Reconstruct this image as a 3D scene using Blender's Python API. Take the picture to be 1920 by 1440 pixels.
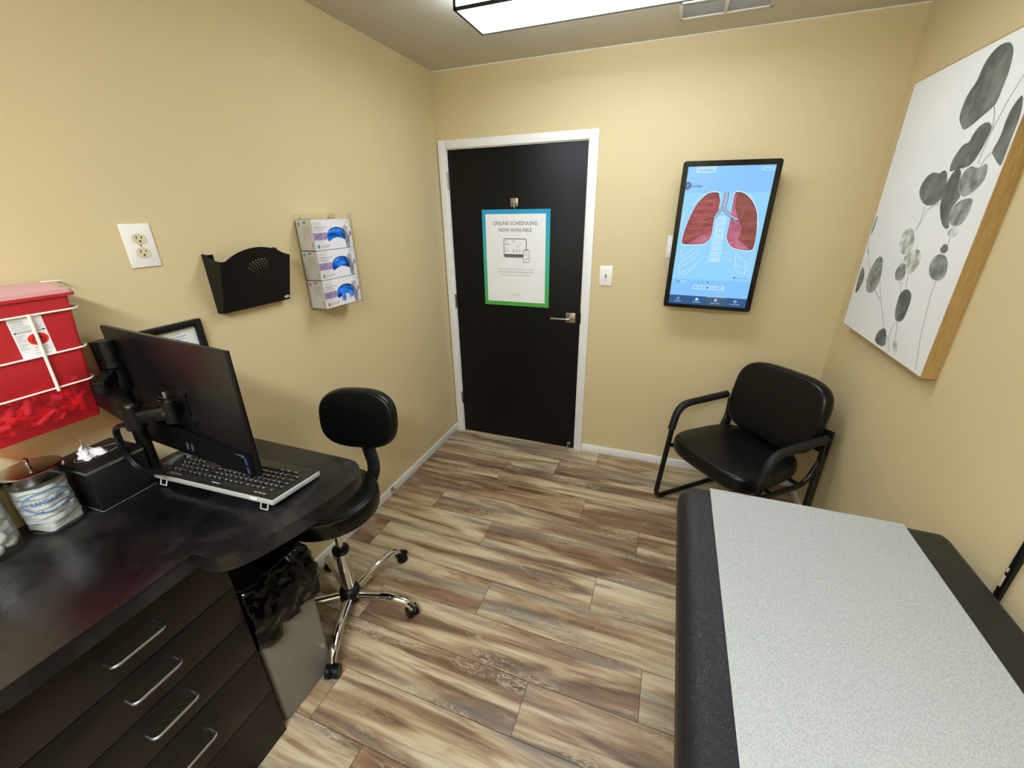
import bpy, bmesh, math, random
from mathutils import Vector, Matrix
random.seed(7)
PI = math.pi
scene = bpy.context.scene
for o in list(bpy.data.objects): bpy.data.objects.remove(o, do_unlink=True)
COL = scene.collection

# ------------------------------------------------------------------ camera, world, exposure
F_PX = 778.69; CAM = Vector((1.5166, -2.7094, 1.6756)); YAW, PITCH, ROLL = 0.3621, -0.3963, 0.0152
cd = bpy.data.cameras.new('camera'); cam = bpy.data.objects.new('camera', cd); COL.objects.link(cam)
Mr = Matrix.Rotation(YAW, 3, 'Z') @ Matrix.Rotation(PITCH, 3, 'X') @ Matrix.Rotation(ROLL, 3, 'Y')
right, fwd, up = Mr.col[0], Mr.col[1], Mr.col[2]
cam.matrix_world = Matrix.Translation(CAM) @ Matrix((right, up, -fwd)).transposed().to_4x4()
cd.sensor_fit = 'HORIZONTAL'; cd.sensor_width = 36; cd.lens = F_PX / 1920 * 36; cd.clip_start = 0.01
scene.camera = cam
vs = scene.view_settings
vs.view_transform = 'Standard'; vs.look = 'None'; vs.gamma = 1; vs.use_curve_mapping = False; vs.exposure = 0.34
w = bpy.data.worlds.new('world'); scene.world = w; w.use_nodes = True
w.node_tree.nodes['Background'].inputs[0].default_value = (1, .97, .92, 1)
w.node_tree.nodes['Background'].inputs[1].default_value = 0.05
LIGHT_FRONT, LIGHT_REAR = 13.5, 56.0       # emission of the two ceiling fixtures
H, W, YB = 2.462, 2.402, -4.2           # ceiling height, room width, wall behind the camera

# ------------------------------------------------------------------ materials
def lin(h):
    h = h.lstrip('#'); r = []
    for i in (0, 2, 4):
        c = int(h[i:i+2], 16) / 255; r.append(c / 12.92 if c <= .04045 else ((c + .055) / 1.055) ** 2.4)
    return (*r, 1)
MATS = {}
def mat(name, color, rough=.5, metal=0, bump=None, coat=0, emit=None, estr=1, trans=0, ior=1.45, spec=None, mottled=None):
    if name in MATS: return MATS[name]
    m = bpy.data.materials.new(name); m.use_nodes = True; nt = m.node_tree; b = nt.nodes['Principled BSDF']
    c = lin(color) if isinstance(color, str) else (*color, 1)
    b.inputs['Base Color'].default_value = c; b.inputs['Roughness'].default_value = rough; b.inputs['Metallic'].default_value = metal
    b.inputs['IOR'].default_value = ior; b.inputs['Coat Weight'].default_value = coat; b.inputs['Transmission Weight'].default_value = trans
    if spec is not None: b.inputs['Specular IOR Level'].default_value = spec
    if emit: b.inputs['Emission Color'].default_value = lin(emit) if isinstance(emit, str) else (*emit, 1); b.inputs['Emission Strength'].default_value = estr
    tc = nt.nodes.new('ShaderNodeTexCoord')
    if mottled:   # (other colour, scale, low, high)
        n = nt.nodes.new('ShaderNodeTexNoise'); n.inputs['Scale'].default_value = mottled[1]; n.inputs['Detail'].default_value = 6
        r = nt.nodes.new('ShaderNodeValToRGB'); r.color_ramp.elements[0].position = mottled[2]; r.color_ramp.elements[1].position = mottled[3]
        r.color_ramp.elements[0].color = c; r.color_ramp.elements[1].color = lin(mottled[0])
        nt.links.new(tc.outputs['Object'], n.inputs['Vector']); nt.links.new(n.outputs['Fac'], r.inputs['Fac']); nt.links.new(r.outputs['Color'], b.inputs['Base Color'])
    if bump:      # (scale, strength, distance)
        n = nt.nodes.new('ShaderNodeTexNoise'); n.inputs['Scale'].default_value = bump[0]; n.inputs['Detail'].default_value = 3
        u = nt.nodes.new('ShaderNodeBump'); u.inputs['Strength'].default_value = bump[1]; u.inputs['Distance'].default_value = bump[2]
        nt.links.new(tc.outputs['Object'], n.inputs['Vector']); nt.links.new(n.outputs['Fac'], u.inputs['Height']); nt.links.new(u.outputs['Normal'], b.inputs['Normal'])
    MATS[name] = m; return m
def N(nt, t, **k):
    n = nt.nodes.new(t)
    for a, v in k.items():
        if a in n.inputs: n.inputs[a].default_value = v
        else: setattr(n, a, v)
    return n

WALL = mat('wall_paint', '#d4c396', .62, bump=(230, .22, .0012), mottled=('#d0bf93', 1.5, .35, .7))
CEIL = mat('ceiling_paint', '#cfcabc', .8, bump=(160, .2, .001))
WHITE = mat('white_semi_gloss_paint', '#e9e9e6', .35)
DOORB = mat('black_door_laminate', '#070707', .45, spec=.3, bump=(300, .06, .0005))
NICKEL = mat('satin_nickel', '#b4afa6', .32, 1)
CHROME = mat('chrome', '#d8d8d8', .08, 1)
BRUSH = mat('brushed_aluminium', '#c2c4c8', .3, 1)
BLKPL = mat('black_plastic', '#0a0a0a', .38, spec=.4)
BLKGL = mat('glossy_black_plastic', '#060606', .12, spec=.35)
BLKMET = mat('black_powder_coat', '#0c0c0c', .38)
VINYL = mat('black_vinyl', '#0a0a0a', .33, spec=.4, bump=(260, .18, .0008))
RUBBER = mat('black_rubber', '#141414', .6)
PLATE = mat('white_wall_plate_plastic', '#eeece6', .35)
IVORY = mat('ivory_plastic', '#d8cca8', .4)
DARK = mat('dark_slot', '#1a1512', .6)
CLEAR = mat('clear_acrylic', '#ffffff', .02, trans=1, ior=1.2)
PAPERW = mat('white_paper', '#e8e8e6', .7)
CARD = mat('white_carton', '#e6e5ea', .55)
CARDSIDE = mat('grey_carton_side', '#c9c4be', .6)
INK = mat('black_ink', '#1c1c1e', .6)
GREYINK = mat('grey_ink', '#8a8a8c', .6)
CABIN = mat('dark_cabinet_laminate', '#151110', .4, spec=.35, bump=(140, .08, .0006), mottled=('#1c1614', 9, .4, .65))

def vinyl_table():
    m = bpy.data.materials.new('black_pebbled_vinyl'); m.use_nodes = True; nt = m.node_tree; b = nt.nodes['Principled BSDF']
    b.inputs['Base Color'].default_value = lin('#141518'); b.inputs['Roughness'].default_value = .38
    tc = N(nt, 'ShaderNodeTexCoord'); v = N(nt, 'ShaderNodeTexVoronoi', Scale=260.0); v.feature = 'DISTANCE_TO_EDGE'
    ns = N(nt, 'ShaderNodeTexNoise', Scale=60.0); mx = N(nt, 'ShaderNodeMixRGB'); mx.inputs[0].default_value = .03
    nt.links.new(tc.outputs['Object'], mx.inputs[1]); nt.links.new(tc.outputs['Object'], ns.inputs['Vector']); nt.links.new(ns.outputs['Color'], mx.inputs[2])
    nt.links.new(mx.outputs[0], v.inputs['Vector'])
    r = N(nt, 'ShaderNodeValToRGB'); r.color_ramp.elements[1].position = .25
    nt.links.new(v.outputs['Distance'], r.inputs['Fac'])
    u = N(nt, 'ShaderNodeBump', Strength=.35, Distance=.0012); nt.links.new(r.outputs['Color'], u.inputs['Height']); nt.links.new(u.outputs['Normal'], b.inputs['Normal'])
    return m
PEBBLE = vinyl_table()

def wood_floor():
    m = bpy.data.materials.new('wood_look_plank_floor'); m.use_nodes = True; nt = m.node_tree; L = nt.links.new
    b = nt.nodes['Principled BSDF']
    uv = N(nt, 'ShaderNodeUVMap'); uv.uv_map = 'UVMap'
    at = N(nt, 'ShaderNodeAttribute'); at.attribute_name = 'tone'
    sep = N(nt, 'ShaderNodeSeparateColor'); L(at.outputs['Color'], sep.inputs[0])
    def noise(sx, sy, scale, detail, dist, rough=.55):
        mp = N(nt, 'ShaderNodeMapping'); mp.inputs['Scale'].default_value = (sx, sy, 1); L(uv.outputs[0], mp.inputs['Vector'])
        n = N(nt, 'ShaderNodeTexNoise', Scale=scale, Detail=detail, Distortion=dist, Roughness=rough); L(mp.outputs[0], n.inputs['Vector']); return n
    def mixc(kind, fac, a, c):
        x = N(nt, 'ShaderNodeMixRGB'); x.blend_type = kind
        if isinstance(fac, float): x.inputs[0].default_value = fac
        else: L(fac, x.inputs[0])
        for i, s in ((1, a), (2, c)):
            if isinstance(s, tuple): x.inputs[i].default_value = s
            else: L(s, x.inputs[i])
        return x.outputs[0]
    def ramp(src, pts):
        r = N(nt, 'ShaderNodeValToRGB'); e = r.color_ramp.elements
        e[0].position, e[0].color = pts[0]; e[1].position, e[1].color = pts[-1]
        for p, c in pts[1:-1]: q = e.new(p); q.color = c
        L(src, r.inputs['Fac']); return r.outputs['Color']
    tnr = N(nt, 'ShaderNodeMapRange'); tnr.inputs[3].default_value = -.06; tnr.inputs[4].default_value = .06; L(sep.outputs[0], tnr.inputs[0])
    def plus(a, c):
        q = N(nt, 'ShaderNodeMath'); q.operation = 'ADD'; L(a, q.inputs[0]); L(c, q.inputs[1]); return q.outputs[0]
    big = noise(.75, 6.0, 1.9, 4, .8, .5)
    base = ramp(plus(big.outputs['Fac'], tnr.outputs[0]), [(.35, lin('#7a6147')), (.43, lin('#9c7f60')), (.49, lin('#bda27d')), (.55, lin('#d1bd97')), (.66, lin('#decfac'))])
    tint = noise(.6, 5, 1.6, 4, .6)       # reddish brown drift
    base = mixc('MIX', ramp(tint.outputs['Fac'], [(.50, (0, 0, 0, 1)), (.62, (.66, .66, .66, 1))]), base, lin('#9c7657'))
    tint2 = noise(.5, 5.5, 1.9, 4, .4)    # grey drift
    base = mixc('MIX', ramp(tint2.outputs['Fac'], [(.51, (0, 0, 0, 1)), (.63, (.68, .68, .68, 1))]), base, lin('#80786b'))
    st = noise(1.1, 19, 2.2, 6, 1.0, .6)  # soft streaks following the grain
    base = mixc('MULTIPLY', .62, base, ramp(st.outputs['Fac'], [(.34, (.40, .33, .28, 1)), (.45, (.86, .83, .80, 1)), (.52, (1, 1, 1, 1)), (.66, (1.14, 1.13, 1.1, 1))]))
    fine = noise(3, 120, 2.0, 3, .2)
    base = mixc('MULTIPLY', .35, base, ramp(fine.outputs['Fac'], [(.36, (.66, .62, .58, 1)), (.55, (1, 1, 1, 1))]))
    sp = noise(11, 60, 2.0, 3, 1.8); spm = noise(1.2, 5, 2.0, 2, .3)   # worn flecks
    msk = mixc('MULTIPLY', 1.0, ramp(sp.outputs['Fac'], [(.50, (0, 0, 0, 1)), (.57, (1, 1, 1, 1))]), ramp(spm.outputs['Fac'], [(.53, (0, 0, 0, 1)), (.62, (.8, .8, .8, 1))]))
    base = mixc('MIX', msk, base, lin('#c9b795'))
    mp = N(nt, 'ShaderNodeMapping'); mp.inputs['Scale'].default_value = (1.3, 4.2, 1); L(uv.outputs[0], mp.inputs['Vector'])
    wn = noise(5, 12, 1.5, 3, .5); wm = N(nt, 'ShaderNodeMixRGB'); wm.inputs[0].default_value = .12; L(mp.outputs[0], wm.inputs[1]); L(wn.outputs['Color'], wm.inputs[2])
    vo = N(nt, 'ShaderNodeTexVoronoi', Scale=1.0); L(wm.outputs[0], vo.inputs['Vector'])
    base = mixc('MULTIPLY', 1.0, base, ramp(vo.outputs['Distance'], [(.0, (.36, .28, .22, 1)), (.03, (.46, .38, .31, 1)), (.08, (.80, .75, .70, 1)), (.18, (1, 1, 1, 1))]))
    wv = N(nt, 'ShaderNodeMath'); wv.operation = 'MULTIPLY'; wv.inputs[1].default_value = 95; L(vo.outputs['Distance'], wv.inputs[0])
    wsn = N(nt, 'ShaderNodeMath'); wsn.operation = 'SINE'; L(wv.outputs[0], wsn.inputs[0])
    rg = mixc('MULTIPLY', 1.0, ramp(wsn.outputs[0], [(.2, (0, 0, 0, 1)), (.9, (1, 1, 1, 1))]), ramp(vo.outputs['Distance'], [(.05, (.5, .5, .5, 1)), (.22, (0, 0, 0, 1))]))
    base = mixc('MULTIPLY', rg, base, (.62, .54, .47, 1))
    L(mixc('MULTIPLY', 1.0, base, (.83, .83, .84, 1)), b.inputs['Base Color'])
    b.inputs['Roughness'].default_value = .42; b.inputs['Specular IOR Level'].default_value = .35
    u = N(nt, 'ShaderNodeBump', Strength=.12, Distance=.001); L(fine.outputs['Fac'], u.inputs['Height']); L(u.outputs['Normal'], b.inputs['Normal'])
    return m
WOOD = wood_floor()

def counter_mat():
    m = bpy.data.materials.new('dark_mottled_laminate'); m.use_nodes = True; nt = m.node_tree; b = nt.nodes['Principled BSDF']; L = nt.links.new
    tc = N(nt, 'ShaderNodeTexCoord')
    n1 = N(nt, 'ShaderNodeTexNoise', Scale=5.0, Detail=8.0, Distortion=.6); L(tc.outputs['Object'], n1.inputs['Vector'])
    n2 = N(nt, 'ShaderNodeTexNoise', Scale=60.0, Detail=5.0); L(tc.outputs['Object'], n2.inputs['Vector'])
    r = N(nt, 'ShaderNodeValToRGB'); e = r.color_ramp.elements; e[0].position = .36; e[0].color = lin('#0d0c0d'); e[1].position = .66; e[1].color = lin('#2e2b2a')
    q = e.new(.52); q.color = lin('#181516'); L(n1.outputs['Fac'], r.inputs['Fac'])
    x = N(nt, 'ShaderNodeMixRGB'); x.blend_type = 'MULTIPLY'; x.inputs[0].default_value = .6; L(r.outputs['Color'], x.inputs[1])
    r2 = N(nt, 'ShaderNodeValToRGB'); r2.color_ramp.elements[0].position = .35; r2.color_ramp.elements[0].color = (.4, .4, .4, 1); r2.color_ramp.elements[1].position = .6
    L(n2.outputs['Fac'], r2.inputs['Fac']); L(r2.outputs['Color'], x.inputs[2]); L(x.outputs[0], b.inputs['Base Color'])
    mr = N(nt, 'ShaderNodeMapRange'); mr.inputs[1].default_value = .3; mr.inputs[2].default_value = .7; mr.inputs[3].default_value = .18; mr.inputs[4].default_value = .38
    L(n1.outputs['Fac'], mr.inputs[0]); L(mr.outputs[0], b.inputs['Roughness'])
    u = N(nt, 'ShaderNodeBump', Strength=.25, Distance=.0006); n3 = N(nt, 'ShaderNodeTexNoise', Scale=260.0, Detail=3.0); L(tc.outputs['Object'], n3.inputs['Vector']); L(n3.outputs['Fac'], u.inputs['Height']); L(u.outputs['Normal'], b.inputs['Normal'])
    return m
COUNTER = counter_mat()

def emissive(name, col, s=.8):
    m = bpy.data.materials.new(name); m.use_nodes = True; b = m.node_tree.nodes['Principled BSDF']
    b.inputs['Base Color'].default_value = (.01, .01, .01, 1); b.inputs['Roughness'].default_value = .25
    b.inputs['Emission Color'].default_value = lin(col) if isinstance(col, str) else (*col, 1); b.inputs['Emission Strength'].default_value = s
    return m
LENS_F = emissive('lit_diffuser', (.90, .98, 1.10), LIGHT_FRONT); SIDE_F = emissive('lit_diffuser_side', (.90, .98, 1.10), LIGHT_FRONT*.75)
LENS_R = emissive('lit_diffuser_rear', (.90, .98, 1.10), LIGHT_REAR); SIDE_R = emissive('lit_diffuser_rear_side', (.90, .98, 1.10), LIGHT_REAR*.3)

# ------------------------------------------------------------------ mesh helpers
class B:
    """collects shapes into one mesh object with any number of materials"""
    def __init__(s): s.bm = bmesh.new(); s.mats = []
    def mi(s, m):
        if m is None: return 0
        if m not in s.mats: s.mats.append(m)
        return s.mats.index(m)
    def _merge(s, bm2, m, M=None, smooth=False):
        i = s.mi(m)
        if M is not None: bmesh.ops.transform(bm2, matrix=M, verts=bm2.verts)
        vm = {}
        for v in bm2.verts: vm[v] = s.bm.verts.new(v.co)
        for f in bm2.faces:
            try: nf = s.bm.faces.new([vm[v] for v in f.verts])
            except ValueError: continue
            nf.material_index = i; nf.smooth = smooth
        bm2.free(); return s
    def box(s, c, d, m=None, bev=0, M=None, seg=2, smooth=False):
        b2 = bmesh.new(); bmesh.ops.create_cube(b2, size=1)
        bmesh.ops.scale(b2, vec=d, verts=b2.verts)
        if bev: bmesh.ops.bevel(b2, geom=b2.edges[:], offset=bev, segments=seg, affect='EDGES', profile=.5)
        T = Matrix.Translation(c)
        if M is not None: T = T @ M
        return s._merge(b2, m, T, smooth or bool(bev and seg > 2))
    def cyl(s, p0, p1, r, m=None, r2=None, seg=24, smooth=True, cap=True):
        p0, p1 = Vector(p0), Vector(p1); d = p1 - p0
        b2 = bmesh.new(); bmesh.ops.create_cone(b2, cap_ends=cap, segments=seg, radius1=r, radius2=r if r2 is None else r2, depth=d.length)
        Mx = Matrix.Translation((p0 + p1) / 2) @ d.to_track_quat('Z', 'Y').to_matrix().to_4x4()
        return s._merge(b2, m, Mx, smooth)
    def sph(s, c, r, m=None, sc=(1, 1, 1), u=20, v=12, M=None):
        b2 = bmesh.new(); bmesh.ops.create_uvsphere(b2, u_segments=u, v_segments=v, radius=r)
        T = Matrix.Translation(c)
        if M is not None: T = T @ M
        return s._merge(b2, m, T @ Matrix.Diagonal((*sc, 1)), True)
    def tube(s, pts, r, m=None, seg=12, closed=False, smooth=True, flat=None):
        pts = [Vector(p) for p in pts]; n = len(pts); rings = []; i0 = s.mi(m)
        rr = r if isinstance(r, (list, tuple)) else [r] * n
        ref = None
        for i, p in enumerate(pts):
            a = pts[(i - 1) % n] if (closed or i > 0) else p; c = pts[(i + 1) % n] if (closed or i < n - 1) else p
            t = (c - a).normalized()
            if ref is None:
                ref = Vector((0, 0, 1)) if abs(t.z) < .9 else Vector((1, 0, 0))
            x = (ref - t * ref.dot(t)).normalized(); ref = x; y = t.cross(x)
            fx, fy = flat if flat else (1, 1)
            rings.append([s.bm.verts.new(p + (x * math.cos(2*PI*k/seg) * fx + y * math.sin(2*PI*k/seg) * fy) * rr[i]) for k in range(seg)])
        for i in range(n if closed else n - 1):
            A, C = rings[i], rings[(i + 1) % n]
            for k in range(seg):
                f = s.bm.faces.new((A[k], A[(k+1) % seg], C[(k+1) % seg], C[k])); f.material_index = i0; f.smooth = smooth
        if not closed:
            for ring in (rings[0][::-1], rings[-1]):
                f = s.bm.faces.new(ring); f.material_index = i0
        return s
    def lathe(s, prof, c, m=None, seg=32, smooth=True, M=None):
        i0 = s.mi(m); rings = []
        T = Matrix.Translation(c) if M is None else Matrix.Translation(c) @ M
        for r, z in prof:
            rings.append([s.bm.verts.new(T @ Vector((max(r, 1e-5) * math.cos(2*PI*k/seg), max(r, 1e-5) * math.sin(2*PI*k/seg), z))) for k in range(seg)])
        for A, C in zip(rings, rings[1:]):
            for k in range(seg):
                f = s.bm.faces.new((A[k], A[(k+1) % seg], C[(k+1) % seg], C[k])); f.material_index = i0; f.smooth = smooth
        return s
    def prism(s, poly, O, U, V, Nn, depth, m=None, mside=None):
        """polygon in the (U, V) plane at O, extruded along Nn"""
        O, U, V, Nn = Vector(O), Vector(U), Vector(V), Vector(Nn); i0 = s.mi(m); i1 = s.mi(mside) if mside else i0
        a = [s.bm.verts.new(O + U*p[0] + V*p[1]) for p in poly]; c = [s.bm.verts.new(O + U*p[0] + V*p[1] + Nn*depth) for p in poly]
        f = s.bm.faces.new(c); f.material_index = i0
        f = s.bm.faces.new(a[::-1]); f.material_index = i0
        for k in range(len(poly)):
            q = (k + 1) % len(poly); f = s.bm.faces.new((a[k], a[q], c[q], c[k])); f.material_index = i1
        return s
    def build(s, name, m=None, parent=None, sub=0, weld=False, autosmooth=False, fixn=True):
        if weld: bmesh.ops.remove_doubles(s.bm, verts=s.bm.verts, dist=1e-5)
        if fixn: bmesh.ops.recalc_face_normals(s.bm, faces=s.bm.faces)
        me = bpy.data.meshes.new(name); s.bm.to_mesh(me); s.bm.free(); me.set_sharp_from_angle(angle=math.radians(38))
        ms = s.mats if s.mats else []
        if not ms and m: ms = [m]
        for x in ms: me.materials.append(x if x else m)
        o = bpy.data.objects.new(name, me); COL.objects.link(o)
        if parent: o.parent = parent
        if sub:
            md = o.modifiers.new('subdivision', 'SUBSURF'); md.levels = sub; md.render_levels = sub
            for p in me.polygons: p.use_smooth = True
        return o
def part(name, parent, m, fn, **k):
    b = B(); b.mats = [m]; fn(b); return b.build(name, m, parent, **k)

class G(B):
    """flat printed graphics on a plane: origin, right, up, normal; every layer sits a hair above the last"""
    def __init__(s, O, U, V, Nn, step=.00025):
        super().__init__(); s.O, s.U, s.V, s.N = Vector(O), Vector(U).normalized(), Vector(V).normalized(), Vector(Nn).normalized(); s.step = step
        s.cyl_r = None
    def P(s, u, v, l): return s.O + s.U*u + s.V*v + s.N*(l*s.step)
    def poly(s, pts, m, l=1):
        i = s.mi(m); f = s.bm.faces.new([s.bm.verts.new(s.P(u, v, l)) for u, v in pts]); f.material_index = i; return s
    def rect(s, u0, v0, u1, v1, m, l=1): return s.poly([(u0, v0), (u1, v0), (u1, v1), (u0, v1)], m, l)
    def ell(s, u, v, a, b, m, l=1, n=28, a0=0, a1=2*PI): return s.poly([(u + a*math.cos(a0+(a1-a0)*k/n), v + b*math.sin(a0+(a1-a0)*k/n)) for k in range(n)], m, l)
    def line(s, pts, wd, m, l=1):
        i = s.mi(m); P = [Vector((*p, 0)) for p in pts]; n = len(P); L, R = [], []
        for k, p in enumerate(P):
            t = (P[min(k+1, n-1)] - P[max(k-1, 0)]).normalized(); q = Vector((-t.y, t.x, 0)) * wd/2
            L.append(s.bm.verts.new(s.P(*(p+q).xy, l))); R.append(s.bm.verts.new(s.P(*(p-q).xy, l)))
        for k in range(n-1):
            f = s.bm.faces.new((R[k], R[k+1], L[k+1], L[k])); f.material_index = i
        return s
    def ring(s, u, v, a, b, wd, m, l=1, n=40):
        pts = [(u + a*math.cos(2*PI*k/n), v + b*math.sin(2*PI*k/n)) for k in range(n)]
        i = s.mi(m)
        o = [s.bm.verts.new(s.P(*p, l)) for p in pts]; q = [s.bm.verts.new(s.P(u + (a-wd)*math.cos(2*PI*k/n), v + (b-wd)*math.sin(2*PI*k/n), l)) for k in range(n)]
        for k in range(n):
            j = (k+1) % n; f = s.bm.faces.new((o[k], o[j], q[j], q[k])); f.material_index = i
        return s
    def text(s, txt, u, v, h, m, l=2, align='CENTER', width=None, bold=0, rot=0, spacing=1.0):
        """h = height of the capitals; v = baseline"""
        cu = bpy.data.curves.new('t', 'FONT'); cu.body = txt; cu.align_x = align; cu.size = h / .70; cu.offset = bold * h; cu.space_character = spacing; cu.resolution_u = 3
        ob = bpy.data.objects.new('t', cu); COL.objects.link(ob)
        dg = bpy.context.evaluated_depsgraph_get(); me = bpy.data.meshes.new_from_object(ob.evaluated_get(dg))
        bpy.data.objects.remove(ob); i = s.mi(m)
        xs = [q.co.x for q in me.vertices]
        k = 1
        if width and xs: k = width / max(1e-6, (max(xs) - min(xs)))
        ca, sa = math.cos(rot), math.sin(rot)
        vv = [s.bm.verts.new(s.P(u + (q.co.x*k)*ca - q.co.y*sa, v + (q.co.x*k)*sa + q.co.y*ca, l)) for q in me.vertices]
        for p in me.polygons:
            try: f = s.bm.faces.new([vv[j] for j in p.vertices]); f.material_index = i
            except ValueError: pass
        bpy.data.meshes.remove(me); return s

def empty(name, loc=(0, 0, 0), rz=0, rx=0, ry=0):
    o = bpy.data.objects.new(name, None); o.empty_display_size = .05; COL.objects.link(o); o.location = loc; o.rotation_euler = (rx, ry, rz); return o
def tag(o, label=None, cat=None, group=None, kind=None):
    if label: o['label'] = label
    if cat: o['category'] = cat
    if group: o['group'] = group
    if kind: o['kind'] = kind
    return o
def struct(b, name, m): return tag(b.build(name, m), kind='structure')
def copy_tree(o, parent=None):
    c = o.copy(); COL.objects.link(c)
    if parent: c.parent = parent
    for ch in list(o.children): copy_tree(ch, c)
    return c
def arc(c, r, a0, a1, n, f):
    return [f(c, r, a0 + (a1-a0)*k/n) for k in range(n+1)]
def fillet(pts, r, n=6):
    """round the inner corners of a 3-D polyline"""
    pts = [Vector(p) for p in pts]; out = [pts[0]]
    rs = r if isinstance(r, (list, tuple)) else [r] * (len(pts) - 2)
    for i in range(1, len(pts)-1):
        p = pts[i]; a = (pts[i-1]-p); c = (pts[i+1]-p); d = min(rs[i-1], a.length*.49, c.length*.49); a = p + a.normalized()*d; c = p + c.normalized()*d
        for k in range(n+1):
            t = k/n; out.append(a*(1-t)**2 + p*2*t*(1-t) + c*t*t)
    out.append(pts[-1]); return out
def rounded(w, h, r, n=6, cx=0, cy=0):
    p = []
    for sx, sy, a in ((1, 1, 0), (-1, 1, PI/2), (-1, -1, PI), (1, -1, 3*PI/2)):
        for k in range(n+1): t = a + PI/2*k/n; p.append((cx + sx*(w/2-r) + r*math.cos(t), cy + sy*(h/2-r) + r*math.sin(t)))
    return p
def superpad(b, w, h, t, M, n=2.6, bulge=.5, m=None, rings=7, seg=48, edge=.35, curve=0):
    """padded cushion: superellipse outline, domed on both faces; w, h in local X, Z, thickness along -Y/+Y"""
    i0 = b.mi(m)
    def sup(a, k): 
        c, s_ = math.cos(a), math.sin(a)
        return (w/2*k*math.copysign(abs(c)**(2/n), c), h/2*k*math.copysign(abs(s_)**(2/n), s_))
    prof = []
    for k in range(rings+1):
        q = k/rings*PI/2; prof.append((1-edge*(1-math.cos(q))**1.0*0 - (1-math.cos(q))*edge, -t/2*math.sin(q)))
    layers = []
    for k in range(rings, 0, -1):   # front face edge to side
        q = k/rings*PI/2; layers.append((1 - edge*(1-math.cos(q)), -t/2*math.sin(q)))
    layers += [(1 - edge*(1-math.cos(k/rings*PI/2)), t/2*math.sin(k/rings*PI/2)) for k in range(0, rings+1)]
    R = []
    for k, y in layers:
        ring = []
        for j in range(seg):
            x, z = sup(2*PI*j/seg, k); ring.append(b.bm.verts.new(M @ Vector((x, y + curve*(x/(w/2))**2, z))))
        R.append(ring)
    for A, C in zip(R, R[1:]):
        for j in range(seg):
            f = b.bm.faces.new((A[j], A[(j+1) % seg], C[(j+1) % seg], C[j])); f.material_index = i0; f.smooth = True
    for ring, y, sgn in ((R[0], layers[0], -1), (R[-1], layers[-1], 1)):
        prev = ring
        for q in (.75, .5, .25):
            nr = []
            for j in range(seg):
                x, z = sup(2*PI*j/seg, y[0]*q); nr.append(b.bm.verts.new(M @ Vector((x, y[1] + sgn*bulge*t*(1-q*q)*.3 + curve*(x/(w/2))**2, z))))
            for j in range(seg):
                f = b.bm.faces.new((prev[j], prev[(j+1) % seg], nr[(j+1) % seg], nr[j])); f.material_index = i0; f.smooth = True
            prev = nr
        f = b.bm.faces.new(prev); f.material_index = i0; f.smooth = True

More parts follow.
